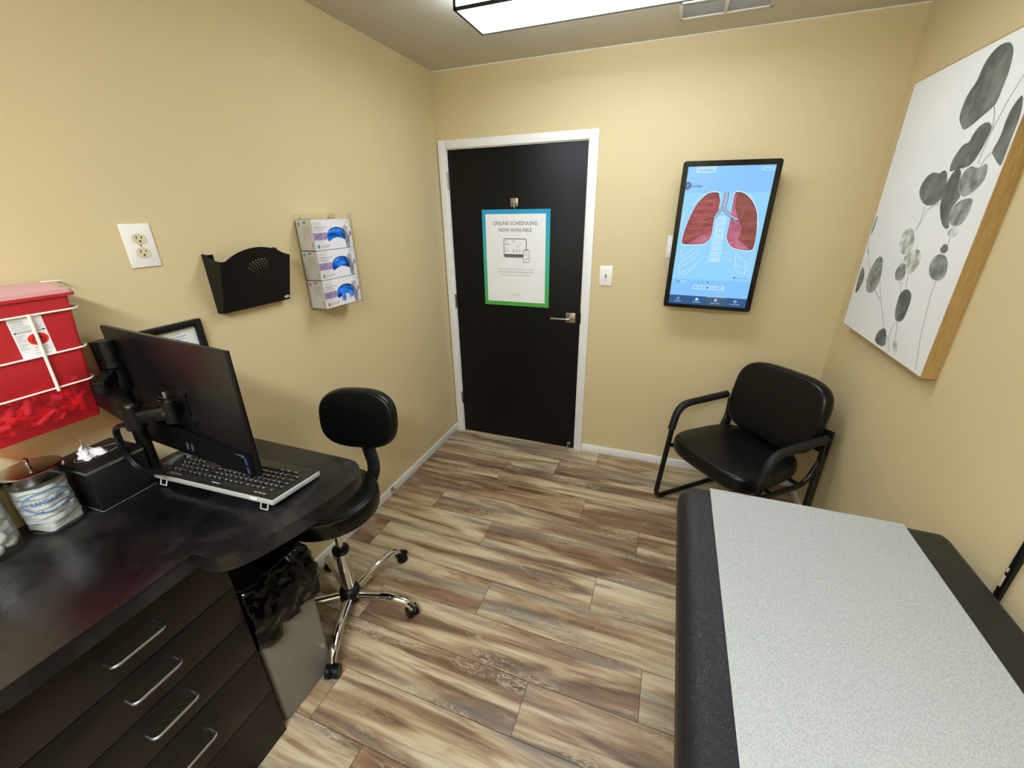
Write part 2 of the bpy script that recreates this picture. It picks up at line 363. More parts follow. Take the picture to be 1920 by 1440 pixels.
# outlines of the printed leaves (y, z on the canvas) and of the lungs drawing (screen metres)
LEAVES= [('d', [(-0.78, 2.112), (-0.807, 2.102), (-0.829, 2.083), (-0.84, 2.057), (-0.848, 2.021), (-0.846, 1.988), (-0.844, 1.954), (-0.836, 1.941), (-0.789, 1.922), (-0.748, 1.903), (-0.714, 1.896), (-0.693, 1.909), (-0.658, 1.937), (-0.653, 1.974), (-0.661, 2.008), (-0.691, 2.036), (-0.694, 2.068), (-0.708, 2.094), (-0.739, 2.112)]), ('d', [(-0.955, 1.952), (-0.932, 1.934), (-0.92, 1.899), (-0.925, 1.85), (-0.908, 1.814), (-0.931, 1.799), (-0.953, 1.784), (-0.98, 1.77), (-0.981, 1.793), (-0.977, 1.846), (-0.984, 1.895)]), ('d', [(-0.854, 1.895), (-0.829, 1.903), (-0.798, 1.898), (-0.777, 1.876), (-0.773, 1.855), (-0.74, 1.853), (-0.718, 1.827), (-0.706, 1.803), (-0.714, 1.773), (-0.752, 1.779), (-0.812, 1.782), (-0.834, 1.792), (-0.854, 1.825), (-0.864, 1.861), (-0.868, 1.879)]), ('d', [(-0.756, 1.785), (-0.788, 1.772), (-0.794, 1.747), (-0.803, 1.722), (-0.837, 1.696), (-0.821, 1.68), (-0.806, 1.654), (-0.821, 1.62), (-0.837, 1.601), (-0.813, 1.596), (-0.769, 1.621), (-0.725, 1.676), (-0.719, 1.729), (-0.735, 1.767)]), ('m', [(-0.913, 1.786), (-0.93, 1.747), (-0.914, 1.722), (-0.884, 1.703), (-0.847, 1.692), (-0.81, 1.717), (-0.794, 1.747), (-0.804, 1.771), (-0.832, 1.785), (-0.868, 1.774), (-0.886, 1.779)]), ('d', [(-0.624, 1.78), (-0.591, 1.778), (-0.559, 1.759), (-0.546, 1.727), (-0.57, 1.697), (-0.629, 1.67), (-0.688, 1.67), (-0.719, 1.685), (-0.726, 1.707), (-0.723, 1.742), (-0.705, 1.773), (-0.68, 1.784), (-0.652, 1.772)]), ('m', [(-0.907, 1.691), (-0.854, 1.688), (-0.823, 1.675), (-0.81, 1.654), (-0.821, 1.62), (-0.847, 1.608), (-0.889, 1.609), (-0.909, 1.635), (-0.912, 1.663)]), ('f', [(-0.561, 1.594), (-0.606, 1.587), (-0.636, 1.554), (-0.647, 1.524), (-0.614, 1.501), (-0.584, 1.493), (-0.541, 1.51), (-0.518, 1.557)]), ('f', [(-0.674, 1.524), (-0.718, 1.513), (-0.735, 1.483), (-0.717, 1.451), (-0.681, 1.425), (-0.637, 1.462), (-0.601, 1.479), (-0.619, 1.509)]), ('m', [(-0.603, 1.468), (-0.637, 1.462), (-0.661, 1.423), (-0.638, 1.398), (-0.588, 1.399), (-0.569, 1.432)]), ('m', [(-0.372, 1.464), (-0.422, 1.469), (-0.447, 1.434), (-0.467, 1.372), (-0.444, 1.326), (-0.396, 1.309), (-0.356, 1.318), (-0.326, 1.364), (-0.341, 1.416)]), ('d', [(-0.233, 1.415), (-0.283, 1.389), (-0.301, 1.354), (-0.273, 1.292), (-0.239, 1.286)]), ('m', [(-0.241, 1.636), (-0.25, 1.608), (-0.228, 1.525), (-0.223, 1.607)]), ('d', [(-0.694, 1.379), (-0.726, 1.38), (-0.756, 1.365), (-0.762, 1.324), (-0.755, 1.267), (-0.705, 1.255), (-0.676, 1.284), (-0.668, 1.327), (-0.666, 1.354)]), ('d', [(-0.633, 1.214), (-0.667, 1.202), (-0.696, 1.143), (-0.592, 1.138), (-0.589, 1.181)]), ('m', [(-0.818, 1.515), (-0.857, 1.521), (-0.891, 1.509), (-0.914, 1.476), (-0.909, 1.448), (-0.876, 1.434), (-0.829, 1.441), (-0.805, 1.462), (-0.799, 1.49)]), ('d', [(-0.842, 1.555), (-0.871, 1.546), (-0.875, 1.531), (-0.857, 1.521), (-0.825, 1.529)]), ('f', [(-0.888, 1.605), (-0.896, 1.583), (-0.871, 1.573), (-0.83, 1.583), (-0.856, 1.606)]), ('f', [(-0.736, 1.198), (-0.78, 1.188), (-0.791, 1.15), (-0.76, 1.154)])]
STEMS= [[(-0.836, 1.941), (-0.846, 1.932), (-0.858, 1.909), (-0.871, 1.878)], [(-0.924, 2.001), (-0.892, 1.941), (-0.873, 1.874), (-0.865, 1.835), (-0.863, 1.786)], [(-0.91, 1.812), (-0.892, 1.799), (-0.881, 1.781)], [(-0.631, 1.668), (-0.634, 1.615), (-0.623, 1.581)], [(-0.72, 1.677), (-0.658, 1.658), (-0.623, 1.581)], [(-0.853, 1.604), (-0.863, 1.555), (-0.861, 1.521)], [(-0.872, 1.433), (-0.871, 1.395), (-0.902, 1.255), (-0.947, 1.14)], [(-0.467, 1.372), (-0.527, 1.305), (-0.635, 1.211), (-0.693, 1.18), (-0.736, 1.141)], [(-0.446, 1.333), (-0.521, 1.304)], [(-0.226, 1.522), (-0.267, 1.463), (-0.333, 1.402)], [(-0.233, 1.485), (-0.27, 1.463)], [(-0.642, 1.401), (-0.689, 1.331), (-0.714, 1.259), (-0.776, 1.153), (-0.777, 1.139)], [(-0.702, 1.251), (-0.696, 1.21), (-0.696, 1.181)], [(-0.681, 1.425), (-0.693, 1.38)], [(-0.311, 1.362), (-0.326, 1.364)]]
LUNGL= [(-0.0796, 0.2278), (-0.0356, 0.2285), (-0.0292, 0.2056), (-0.023, 0.1917), (-0.0225, 0.1577), (-0.028, 0.1256), (-0.0356, 0.1025), (-0.0372, 0.0764), (-0.0347, 0.0435), (-0.0381, 0.0064), (-0.0528, -0.0128), (-0.0706, -0.0261), (-0.1736, -0.0297), (-0.1779, -0.0078), (-0.1727, 0.0403), (-0.1586, 0.1015), (-0.1347, 0.1709), (-0.1033, 0.2094)]
LUNGL2= [(-0.0367, 0.0444), (-0.0381, 0.0064), (-0.0528, -0.0128), (-0.0706, -0.0261), (-0.1546, -0.0284), (-0.1239, -0.0079), (-0.0913, 0.0186), (-0.0575, 0.0341)]
LUNGR= [(0.0404, 0.2287), (0.0714, 0.2282), (0.1027, 0.2096), (0.1332, 0.1801), (0.1589, 0.1325), (0.1687, 0.0857), (0.1766, 0.0268), (0.1782, -0.0122), (0.1748, -0.0503), (0.1228, -0.0491), (0.0756, -0.0388), (0.0542, -0.0151), (0.0398, 0.0146), (0.0413, 0.0447), (0.0426, 0.0907), (0.0399, 0.1356), (0.039, 0.1926)]
LUNGR2= [(0.0404, 0.2277), (0.0545, 0.2239), (0.0519, 0.1958), (0.0556, 0.1549), (0.0763, 0.1102), (0.107, 0.0617), (0.1016, 0.0256), (0.097, -0.0005), (0.1293, -0.017), (0.1698, -0.0493), (0.1228, -0.0491), (0.0756, -0.0388), (0.0542, -0.0151), (0.0398, 0.0146), (0.0413, 0.0447), (0.0426, 0.0907), (0.0399, 0.1356), (0.039, 0.1926)]
SPINE= [(-0.0049, 0.1229), (-0.0015, 0.093), (0.001, 0.062), (0.0055, 0.0301), (0.005, -0.0029), (-0.0015, -0.032), (-0.001, -0.061), (0.0004, -0.091), (0.0009, -0.123)]
RIBS= [[(-0.0466, -0.0907), (-0.0673, -0.1061), (-0.0947, -0.1495), (-0.133, -0.1921), (-0.162, -0.1896), (-0.1757, -0.1468), (-0.1651, -0.1206)], [(-0.0773, -0.0462), (-0.1216, -0.0899), (-0.1651, -0.1206)], [(-0.0798, -0.0743), (-0.1113, -0.1108), (-0.1607, -0.1495)], [(-0.0869, -0.1314), (-0.1234, -0.166), (-0.1632, -0.1826)], [(-0.1113, -0.0478), (-0.1438, -0.0773), (-0.1736, -0.0887)], [(-0.1692, -0.0497), (-0.1799, -0.0708), (-0.1574, -0.1025)], [(0.0394, -0.0874), (0.0665, -0.094), (0.0909, -0.1206)], [(0.0959, -0.0585), (0.1214, -0.0911), (0.1627, -0.1075), (0.1853, -0.0791)], [(0.0976, -0.1025), (0.1191, -0.1331), (0.1532, -0.1416), (0.1798, -0.1132)], [(0.1061, -0.1304), (0.1267, -0.168), (0.1597, -0.1735), (0.1782, -0.1372)], [(0.103, -0.0644), (0.0985, -0.0925), (0.109, -0.1263)], [(0.1497, -0.1077), (0.1632, -0.1415), (0.1608, -0.1765)], [(-0.1842, 0.1381), (-0.1942, 0.074), (-0.1896, 0.034)], [(-0.1055, 0.2224), (-0.1546, 0.1646)], [(0.1085, 0.2237), (0.1577, 0.1485), (0.1821, 0.0599)], [(0.035, -0.0635), (0.0702, -0.0759)]]

def clear_mat(name, tint, gloss=.10, rough=.03):
    m = bpy.data.materials.new(name); m.use_nodes = True; nt = m.node_tree; nt.nodes.remove(nt.nodes['Principled BSDF'])
    out = nt.nodes['Material Output']; t = N(nt, 'ShaderNodeBsdfTransparent'); t.inputs[0].default_value = (*tint, 1)
    g = N(nt, 'ShaderNodeBsdfGlossy'); g.inputs['Roughness'].default_value = rough
    lw = N(nt, 'ShaderNodeLayerWeight'); lw.inputs[0].default_value = .25
    mr = N(nt, 'ShaderNodeMapRange'); mr.inputs[3].default_value = gloss * .35; mr.inputs[4].default_value = min(1, gloss * 6)
    nt.links.new(lw.outputs['Facing'], mr.inputs[0])
    x = N(nt, 'ShaderNodeMixShader'); nt.links.new(mr.outputs[0], x.inputs[0]); nt.links.new(t.outputs[0], x.inputs[1]); nt.links.new(g.outputs[0], x.inputs[2])
    nt.links.new(x.outputs[0], out.inputs[0]); return m
ACRYL = clear_mat('clear_acrylic_sheet', (.985, .985, .975), .05)
GLASS = clear_mat('clear_jar_glass', (.93, .95, .95), .09)

# ================================================================== THE ROOM
FL = B(); FL.box(((W)/2, YB/2, -.03), (W+.2, -YB+.2, .058), mat('floor_gap_dark_brown', '#3c3027', .8))  # dark brown slab under the planks, seen as the joint lines
uvs, tones = [], []
joints = {0: 1.18, 1: .93, 2: .58, 3: 1.19, 4: .315, 5: .72, 6: .145, 7: .878, 8: .39, 9: 1.193, 10: .494, 11: .728}
wi = FL.mi(WOOD); rnd = random.Random(21); k = 0; y1 = 0.0
plank_faces = []
while y1 > YB:
    y0 = -.177 - .1938*k
    j = joints.get(k, rnd.uniform(0, 1.2)); xs = [j]
    while xs[0] > 0: xs.insert(0, xs[0] - 1.21)
    while xs[-1] < W: xs.append(xs[-1] + 1.21)
    for a, c in zip(xs, xs[1:]):
        a2, c2 = max(a, -.01), min(c, W+.01)
        if c2 - a2 < .002: continue
        g = .0011; ou, ov = rnd.uniform(0, 60), rnd.uniform(0, 60); fl = rnd.choice((1, -1)); tn = rnd.random()
        q = [(a2+g, y0+g), (c2-g, y0+g), (c2-g, y1-g), (a2+g, y1-g)]
        f = FL.bm.faces.new([FL.bm.verts.new((x, y, 0)) for x, y in q]); f.material_index = wi
        plank_faces.append(([((x-a)*fl + ou, (y-y0) + ov) for x, y in q], tn))
    y1 = y0; k += 1
me = bpy.data.meshes.new('floor'); nb = len(FL.bm.faces) - len(plank_faces)
FL.bm.to_mesh(me); FL.bm.free()
for m_ in FL.mats: me.materials.append(m_)
me.uv_layers.new(name='UVMap'); me.color_attributes.new('tone', 'FLOAT_COLOR', 'CORNER'); uvl = me.uv_layers['UVMap']; ca = me.color_attributes['tone']
for fi, (uvq, tn) in enumerate(plank_faces):
    p = me.polygons[nb + fi]
    for li, uvc in zip(p.loop_indices, uvq): uvl.data[li].uv = uvc; ca.data[li].color = (tn, tn, tn, 1)
floor = bpy.data.objects.new('floor', me); COL.objects.link(floor); tag(floor, kind='structure')

b = B(); b.box((-.05, YB/2, H/2), (.1, -YB+.2, H)); struct(b, 'wall_left', WALL)
b = B(); b.box((W+.05, YB/2, H/2), (.1, -YB+.2, H)); struct(b, 'wall_right', WALL)
DX0, DX1, DZ = .062, .990, 2.043
b = B(); b.box((DX0/2, .05, H/2), (DX0, .1, H)); b.box(((DX1+W)/2, .05, H/2), (W-DX1, .1, H)); b.box(((DX0+DX1)/2, .05, (DZ+H)/2), (DX1-DX0, .1, H-DZ)); struct(b, 'wall_back', WALL)
b = B(); b.box((W/2, YB-.05, H/2), (W, .1, H)); struct(b, 'wall_rear', WALL)
b = B(); b.box((W/2, YB/2, H+.05), (W+.2, -YB+.2, .1)); struct(b, 'ceiling', CEIL)
BBH = .057
b = B(); b.box((.0065, YB/2, BBH/2), (.013, -YB, BBH), bev=.003); struct(b, 'baseboard_left', WHITE)
b = B(); b.box(((1.043+W)/2, -.0065, BBH/2), (W-1.043, .013, BBH), bev=.003); struct(b, 'baseboard_back', WHITE)
b = B(); b.box((W-.0065, YB/2-.007, BBH/2), (.013, -YB-.014, BBH), bev=.003); struct(b, 'baseboard_right', WHITE)
# door casing
b = B(); b.box((.0355, -.008, 1.046), (.053, .016, 2.092), bev=.003); b.box((1.016, -.008, 1.046), (.053, .016, 2.092), bev=.003); b.box((.526, -.008, 2.0675), (.928, .016, .049), bev=.003)
b.box((.0655, .04, 1.02), (.006, .09, 2.04)); b.box((.9865, .04, 1.02), (.006, .09, 2.04)); b.box((.526, .04, 2.0405), (.926, .09, .005))
struct(b, 'trim_1', WHITE)
b = B(); b.tube([(0, -.002, H-.002), (W, -.002, H-.002)], .004, seg=8); struct(b, 'trim_2', mat('ceiling_caulk', '#efe9da', .6))
# door
door = tag(empty('door_1', (.526, 0, 0)), kind='structure'); dx = .526
part('door_slab', door, DOORB, lambda b: b.box((0, .021, 1.021), (.912, .044, 2.028), bev=.0015))
for z in (1.858, 1.071, .298):
    h = B(); h.cyl((.066-dx, -.012, z-.045), (.066-dx, -.012, z+.045), .0065, NICKEL, seg=14)
    for q in (-.047, .047): h.sph((.066-dx, -.012, z+q), .006, NICKEL, u=10, v=6)
    h.box((.069-dx, -.002, z), (.012, .004, .09), NICKEL); h.build('hinge', NICKEL, door)
def lever(b):
    x, z = .920-dx, 1.004
    b.box((x, -.006, z), (.066, .010, .066), NICKEL, bev=.002); b.cyl((x, -.01, z), (x, -.052, z), .013, NICKEL)
    b.tube(fillet([(x, -.05, z), (x-.012, -.056, z), (x-.125, -.052, z-.002)], .01), .0095, NICKEL, flat=(.75, 1))
part('lever_handle', door, NICKEL, lever)
part('latch_plate', door, mat('dark_bronze', '#2b2622', .4, .8), lambda b: b.box((.986-dx, -.003, 1.003), (.006, .006, .075), bev=.001))
def hook(b):
    x, z = .527-dx, 1.722
    b.box((x, -.005, z), (.05, .008, .05), bev=.002); b.tube(fillet([(x, -.006, z-.004), (x, -.034, z-.008), (x+.012, -.044, z-.026), (x+.012, -.03, z-.034)], .01), .0055)
part('robe_hook', door, NICKEL, hook)
def stop(b, M):
    b.lathe([(0, 0), (.0135, 0), (.0135, .004), (.007, .007), (.0045, .012), (.0045, .045), (.008, .047), (.0095, .055), (.007, .062), (0, .063)], (0, 0, 0), NICKEL, M=M, seg=20)
o = part('door_bumper', door, NICKEL, lambda b: (stop(b, Matrix.Translation((.944-dx, -.001, .036)) @ Matrix.Rotation(PI/2, 4, 'X'))))
s = B(); stop(s, Matrix.Translation((.013, -.93, .042)) @ Matrix.Rotation(PI/2, 4, 'Y') @ Matrix.Diagonal((1.15, 1.15, .42, 1))); o = s.build('door_stop', NICKEL)
tag(o, 'small satin metal door stop screwed to the white baseboard left of the door', 'door stop')

# ceiling lights
def ceiling_light(y0, y1, lens, side, label, x0=.63, x1=1.85):
    zb = 2.372; t = tag(empty('ceiling_light', ((x0+x1)/2, (y0+y1)/2, H)), label, 'ceiling light', 'box-shaped fluorescent ceiling lights')
    w_, d_ = x1-x0, y1-y0; zt = 0; z0 = zb-H
    part('diffuser', t, lens, lambda b: (b.box((0, 0, (zt+z0)/2+.002), (w_-.012, d_-.012, -z0-.006), side), b.box((0, 0, z0+.002), (w_-.014, d_-.014, .004), lens)))
    def fr(b):
        e = .010
        for sy in (-1, 1): b.box((0, sy*(d_/2-e/2), z0+e/2-.003), (w_, e, e)); b.box((0, sy*(d_/2-e/2), -e/2), (w_, e, e))
        for sx in (-1, 1):
            b.box((sx*(w_/2-e/2), 0, z0+e/2-.003), (e, d_, e)); b.box((sx*(w_/2-e/2), 0, -e/2), (e, d_, e))
            for sy in (-1, 1): b.box((sx*(w_/2-e/2), sy*(d_/2-e/2), z0/2), (e, e, -z0))
    part('frame', t, mat('black_fixture_frame', '#15130f', .4), fr)
    return t
ceiling_light(-.93, -.668, LENS_F, SIDE_F, 'bright box ceiling light with thin black frame, above the room centre before the vent')
ceiling_light(-3.50, -3.238, LENS_R, SIDE_R, 'bright box ceiling light with thin black frame, behind the viewer over the desk end')
# vent
v = tag(empty('air_vent', (1.597, -.325, H)), 'white metal ceiling vent with two grey louvred panels near the back wall', 'vent')
def vf(b):
    for (x, y, sx, sy) in ((0, .083, .37, .014), (0, -.083, .37, .014), (-.178, 0, .014, .18), (.178, 0, .014, .18), (0, 0, .014, .16)): b.box((x, y, -.006), (sx, sy, .012), bev=.002)
part('frame', v, mat('painted_steel', '#d8d4c8', .45), vf)
for sx in (-1, 1):
    def lv(b):
        for k in range(22): b.box((sx*.089, -.072+.0066*k, -.004), (.164, .0012, .010), mat('grey_louvre_blade', '#a9a69e', .5), M=Matrix.Rotation(.6, 4, 'X'))
        b.box((sx*.089, 0, -.0005), (.166, .15, .001), mat('vent_dark', '#55524c', .8))
    part('louvre_panel', v, None, lv)

# ================================================================== WALL-HUNG THINGS
def outlet():
    t = tag(empty('power_outlet', (0, -1.8655, 1.5925)), 'white duplex power outlet with ivory sockets on the left wall', 'outlet')
    part('wall_plate', t, PLATE, lambda b: b.box((.003, 0, 0), (.006, .081, .124), bev=.002))
    for sz in (1, -1):
        def sock(b):
            z = sz*.0195
            b.prism([(min(.0172, max(-.0172, .0195*math.cos(a*PI/16)))*1.0, .0150*math.sin(a*PI/16)) for a in range(32)], (.005, 0, z), (0, 1, 0), (0, 0, 1), (1, 0, 0), .004, IVORY)
            b.box((.0091, -.0068, z+.004), (.001, .0022, .0085), DARK); b.box((.0091, .0068, z+.004), (.001, .0022, .007), DARK); b.cyl((.0088, 0, z-.007), (.0097, 0, z-.007), .0028, DARK, seg=14)
        part('socket', t, IVORY, sock)
    part('screw', t, NICKEL, lambda b: b.cyl((.0055, 0, 0), (.0072, 0, 0), .003, seg=12))
outlet()
def switch(x, z, label, toggle_c, w=.078, h=.122):
    t = tag(empty('light_switch', (x, 0, z)), label, 'light switch')
    part('wall_plate', t, PLATE, lambda b: b.box((0, -.003, 0), (w, .006, h), bev=.002))
    def tg(b): b.box((0, -.0065, 0), (.011, .003, .025), mat('switch_slot', '#c9c4b8', .5)); b.box((0, -.012, .004), (.0075, .014, .012), toggle_c, bev=.001, M=Matrix.Rotation(-.4, 4, 'X'))
    part('toggle', t, None, tg)
    for q in (-.03, .03): part('screw', t, NICKEL, lambda b: b.cyl((0, -.0055, q), (0, -.0072, q), .003, seg=12))
switch(1.133, 1.287, 'white light switch plate with grey toggle right of the black door', mat('grey_toggle', '#8f897e', .4))
switch(1.512, 1.466, 'white wall plate half hidden behind the left edge of the lungs screen', PLATE)

# certificate frame low on the left wall behind the monitor
def docframe():
    y0, y1, z0, z1 = -2.074, -1.768, 1.13, 1.348
    t = tag(empty('document_frame', (0, (y0+y1)/2, z0)), 'thin black document frame on the left wall partly behind the monitor', 'picture frame')
    w_, h_ = y1-y0, z1-z0
    def fr(b):
        e = .021
        for s_ in (-1, 1): b.box((.009, s_*(w_/2-e/2), h_/2), (.018, e, h_), bev=.0015); b.box((.009, 0, h_/2+s_*(h_/2-e/2)), (.018, w_-2*e, e), bev=.0015)
    part('frame', t, BLKPL, fr)
    g = G((.006, 0, 0), (0, 1, 0), (0, 0, 1), (1, 0, 0)); hw = w_/2-.02
    g.rect(-hw, .02, hw, h_-.02, PAPERW, 0)
    yel = mat('yellow_green_print', '#c9cf7a', .6)
    for a, c in ((-.105, .0), (.008, .112)):
        for r in range(3):
            zt = h_-.034-r*.055
            g.line([(a, zt), (c, zt), (c, zt-.047), (a, zt-.047), (a, zt)], .0022, yel)
            for q in range(4): g.rect(a+.006, zt-.013-q*.008, c-.012-.012*((q*7+r*3) % 3), zt-.0105-q*.008, GREYINK)
            g.rect(a+.03, zt-.004, a+.07, zt-.0015, yel, 2)
    g.build('document', PAPERW, t, fixn=False)
docframe()

# black wall file pocket
def pocket():
    y0, y1 = -1.692, -1.402; t = tag(empty('wall_file_pocket', (0, (y0+y1)/2, 1.347)), 'black plastic wall file pocket with arched front and fan of small holes', 'file holder')
    w_ = y1-y0; hw = w_/2; h_ = .179; xb, xt = .032, .082
    part('back_panel', t, BLKPL, lambda b: (b.box((.002, 0, .025), (.004, w_-.01, .05)), b.box((.002, -hw+.02, .10), (.004, .035, .2)), b.box((.002, hw-.02, .10), (.004, .035, .2))))
    def sides(b):
        for s_ in (-1, 1): b.prism([(.0, 0), (xb, 0), (xt, h_), (.028, h_+.010), (.018, h_+.024), (.0, h_+.026)], (0, s_*hw-(.003 if s_ > 0 else 0), 0), (1, 0, 0), (0, 0, 1), (0, 1, 0), .003)
        b.prism([(-hw, 0), (hw, 0), (hw, xb), (-hw, xb)], (0, 0, 0), (0, 1, 0), (1, 0, 0), (0, 0, 1), .003)
    part('side_and_base', t, BLKPL, sides)
    # front plate with real holes: 2-D curve filled between outline and circles
    cu = bpy.data.curves.new('plate', 'CURVE'); cu.dimensions = '2D'; cu.fill_mode = 'BOTH'; cu.extrude = .0014
    L_ = math.hypot(xt-xb, h_)
    def spl(pts):
        s_ = cu.splines.new('POLY'); s_.points.add(len(pts)-1); s_.use_cyclic_u = True
        for p, (u, q) in zip(s_.points, pts): p.co = (u, q, 0, 1)
    top = []
    for k in range(41):
        u = hw - w_*k/40; a = abs(u)/hw
        top.append((u, L_ + .040*(max(0, 1-(a/.86)**2))**.85 if a < .86 else L_))
    spl([(-hw, 0), (hw, 0)] + top)
    ax, az = .018, .090
    for r in range(1, 11):
        R_ = .0094*r; n_ = max(1, round(1.46*R_/.0128)+(1 if r < 2 else 0)); rr = .0011+.00021*r
        for j in range(n_):
            ang = 0 if n_ == 1 else (j-(n_-1)/2)*1.40/(n_-1)*min(1, .55+.05*r)
            if r == 10 and abs(ang) > .6: continue
            spl([(ax+R_*math.sin(ang)+rr*math.cos(-q*PI/6), az+R_*math.cos(ang)*.97+rr*math.sin(-q*PI/6)) for q in range(12)])
    ob = bpy.data.objects.new('t', cu); COL.objects.link(ob); me = bpy.data.meshes.new_from_object(ob.evaluated_get(bpy.context.evaluated_depsgraph_get())); bpy.data.objects.remove(ob)
    sl = Vector(((xt-xb)/L_, 0, h_/L_)); nrm = Vector((sl.z, 0, -sl.x))
    for q in me.vertices: q.co = Vector((xb, 0, 0)) + Vector((0, 1, 0))*q.co.x + sl*q.co.y + nrm*q.co.z
    me.materials.clear(); me.materials.append(BLKPL); o = bpy.data.objects.new('front_panel', me); COL.objects.link(o); o.parent = t
    g = G(Vector((xb, 0, 0)) + sl*.014 + nrm*.0016, (0, 1, 0), sl, nrm); g.ell(hw-.016, 0, .0125, .006, mat('badge_silver', '#c8c8ca', .35), 1); g.text('safco', hw-.016, -.0016, .0036, INK, 2)
    g.build('badge', None, t, fixn=False)
pocket()

# acrylic holder with three glove boxes
def holder():
    t = tag(empty('glove_box_holder', (0, -1.152, 1.27)), 'clear acrylic wall holder with three glove boxes stacked inside', 'dispenser')
    t.location = (0, -1.152, 1.27)
    y0, y1 = -.1235, .1235; h_ = .404
    def hb(b):
        b.box((.0025, -.0, h_/2), (.003, y1-y0, h_)); b.box((.0495, 0, .0015), (.095, y1-y0, .003))
        for s_ in (-1, 1):
            b.box((.0495, s_*(y1-.0012), h_/2-.018), (.093, .0024, h_-.036)); 
            b.prism(rounded(.055, h_ if s_ > 0 else h_-.03, .012, cx=s_*(y1-.0275), cy=(h_ if s_ > 0 else h_-.03)/2), (.0955, 0, 0), (0, 1, 0), (0, 0, 1), (1, 0, 0), .0024)
    part('holder_shell', t, ACRYL, hb)
    for s_ in (-1, 1): part('screw', t, NICKEL, lambda b: b.cyl((.004, s_*.085, h_-.018), (.0065, s_*.085, h_-.018), .004, seg=12))
holder()
PURP = mat('purple_print', '#7a63a8', .6, mottled=('#a893c6', 90, .4, .6))
GLOVE = mat('blue_nitrile', '#1577e6', .42, bump=(70, .3, .002))
HANDP = mat('grey_blue_hand_print', '#8f93ad', .6, mottled=('#4d5270', 60, .4, .62))
def glove_box(z, sqc, seed, label, label2):
    y0, y1 = -1.270, -1.037; w_ = y1-y0; h_ = .122; t = tag(empty('glove_box', (.008, (y0+y1)/2, z)), label, 'glove box', 'white boxes of blue nitrile gloves in the clear holder'); d_ = .082
    def sh(b):
        b.box((d_/2, -w_/2+.0006, h_/2), (d_, .0012, h_), CARDSIDE); b.box((d_/2, w_/2-.0006, h_/2), (d_, .0012, h_), CARDSIDE); b.box((d_/2, 0, .0006), (d_, w_, .0012), CARD); b.box((d_/2, 0, h_-.0006), (d_, w_, .0012), CARD); b.box((.0006, 0, h_/2), (.0012, w_, h_), CARD)
    part('carton', t, CARD, sh)
    # bean shaped opening
    cu = bpy.data.curves.new('f', 'CURVE'); cu.dimensions = '2D'; cu.fill_mode = 'BOTH'; cu.extrude = .0005
    def spl(pts):
        s_ = cu.splines.new('POLY'); s_.points.add(len(pts)-1); s_.use_cyclic_u = True
        for p, (u, q) in zip(s_.points, pts): p.co = (u, q, 0, 1)
    cx, cz, R1 = .022, .062, .062
    bean = [(cx+R1*math.cos(PI*k/20), .054+.037*math.sin(PI*k/20)) for k in range(21)]
    bean += [(cx-R1+.002, .042), (cx-R1+.009, .032)] + [(cx-.051+.102*k/12, .033+.014*math.sin(PI*k/12)) for k in range(1, 12)] + [(cx+R1-.009, .032), (cx+R1-.002, .042)]
    spl([(-w_/2, 0), (w_/2, 0), (w_/2, h_), (-w_/2, h_)]); spl(bean)
    ob = bpy.data.objects.new('t', cu); COL.objects.link(ob); me = bpy.data.meshes.new_from_object(ob.evaluated_get(bpy.context.evaluated_depsgraph_get())); bpy.data.objects.remove(ob)
    for q in me.vertices: q.co = Vector((d_+q.co.z, q.co.x, q.co.y))
    me.materials.clear(); me.materials.append(CARD); fo = bpy.data.objects.new('front_panel', me); COL.objects.link(fo); fo.parent = t
    g = G((d_+.0006, 0, 0), (0, 1, 0), (0, 0, 1), (1, 0, 0), .0002)
    L_ = -w_/2
    g.text('medline', L_+.012, h_-.017, .0045, GREYINK, 1, 'LEFT'); g.text('Nitrile Exam Gloves', L_+.012, h_-.032, .0052, INK, 1, 'LEFT', width=.072); g.text('POWDER-FREE', L_+.014, h_-.043, .005, GREYINK, 1, 'LEFT', width=.05)
    g.rect(L_+.001, .041, cx-R1-.001, .070, PURP); g.rect(w_/2-.012, .05, w_/2-.001, .066, PURP)
    g.rect(L_+.014, .008, L_+.026, .022, sqc); g.rect(L_+.031, .013, L_+.040, .0155, INK); g.rect(L_+.045, .012, L_+.047, .017, INK)
    for q in range(3): g.rect(L_+.053, .019-q*.0045, L_+.088-(q*.004), .0205-q*.0045, GREYINK)
    g.text('100 gloves', w_/2-.004, h_-.014, .004, INK, 1, 'RIGHT')
    # printed hand with five raised fingers
    hx = w_/2-.034
    g.poly([(hx-.010, .001), (hx+.012, .001), (hx+.016, .03), (hx+.013, .055), (hx-.004, .062), (hx-.014, .058), (hx-.012, .035)], HANDP)
    for (bx, bz, tx, tz) in ((-.012, .052, -.024, .078), (-.007, .058, -.015, .094), (-.001, .060, -.003, .098), (.005, .058, .007, .092), (.012, .038, .024, .070)):
        g.line([(hx+bx, bz), (hx+(bx+tx)/2, (bz+tz)/2), (hx+tx, tz)], .0055, HANDP)
    g.build('front_print', None, t, fixn=False)
    s = G((0, -w_/2, 0), (-1, 0, 0), (0, 0, 1), (0, -1, 0), .0002)
    s.rect(-.020, .100, -.009, .113, sqc)
    for q in range(4): s.rect(-.034-q*.010, .045+.007*(q % 3), -.0315-q*.010, .100, GREYINK)
    s.rect(-.053, .110, -.036, .115, INK); s.rect(-.072, .008, -.0695, .035, INK)
    s.build('side_print', None, t, fixn=False)
    # the gloves bulging in the opening
    r = random.Random(seed); b = B(); b2 = bmesh.new(); bmesh.ops.create_icosphere(b2, subdivisions=4, radius=1)
    from mathutils import noise
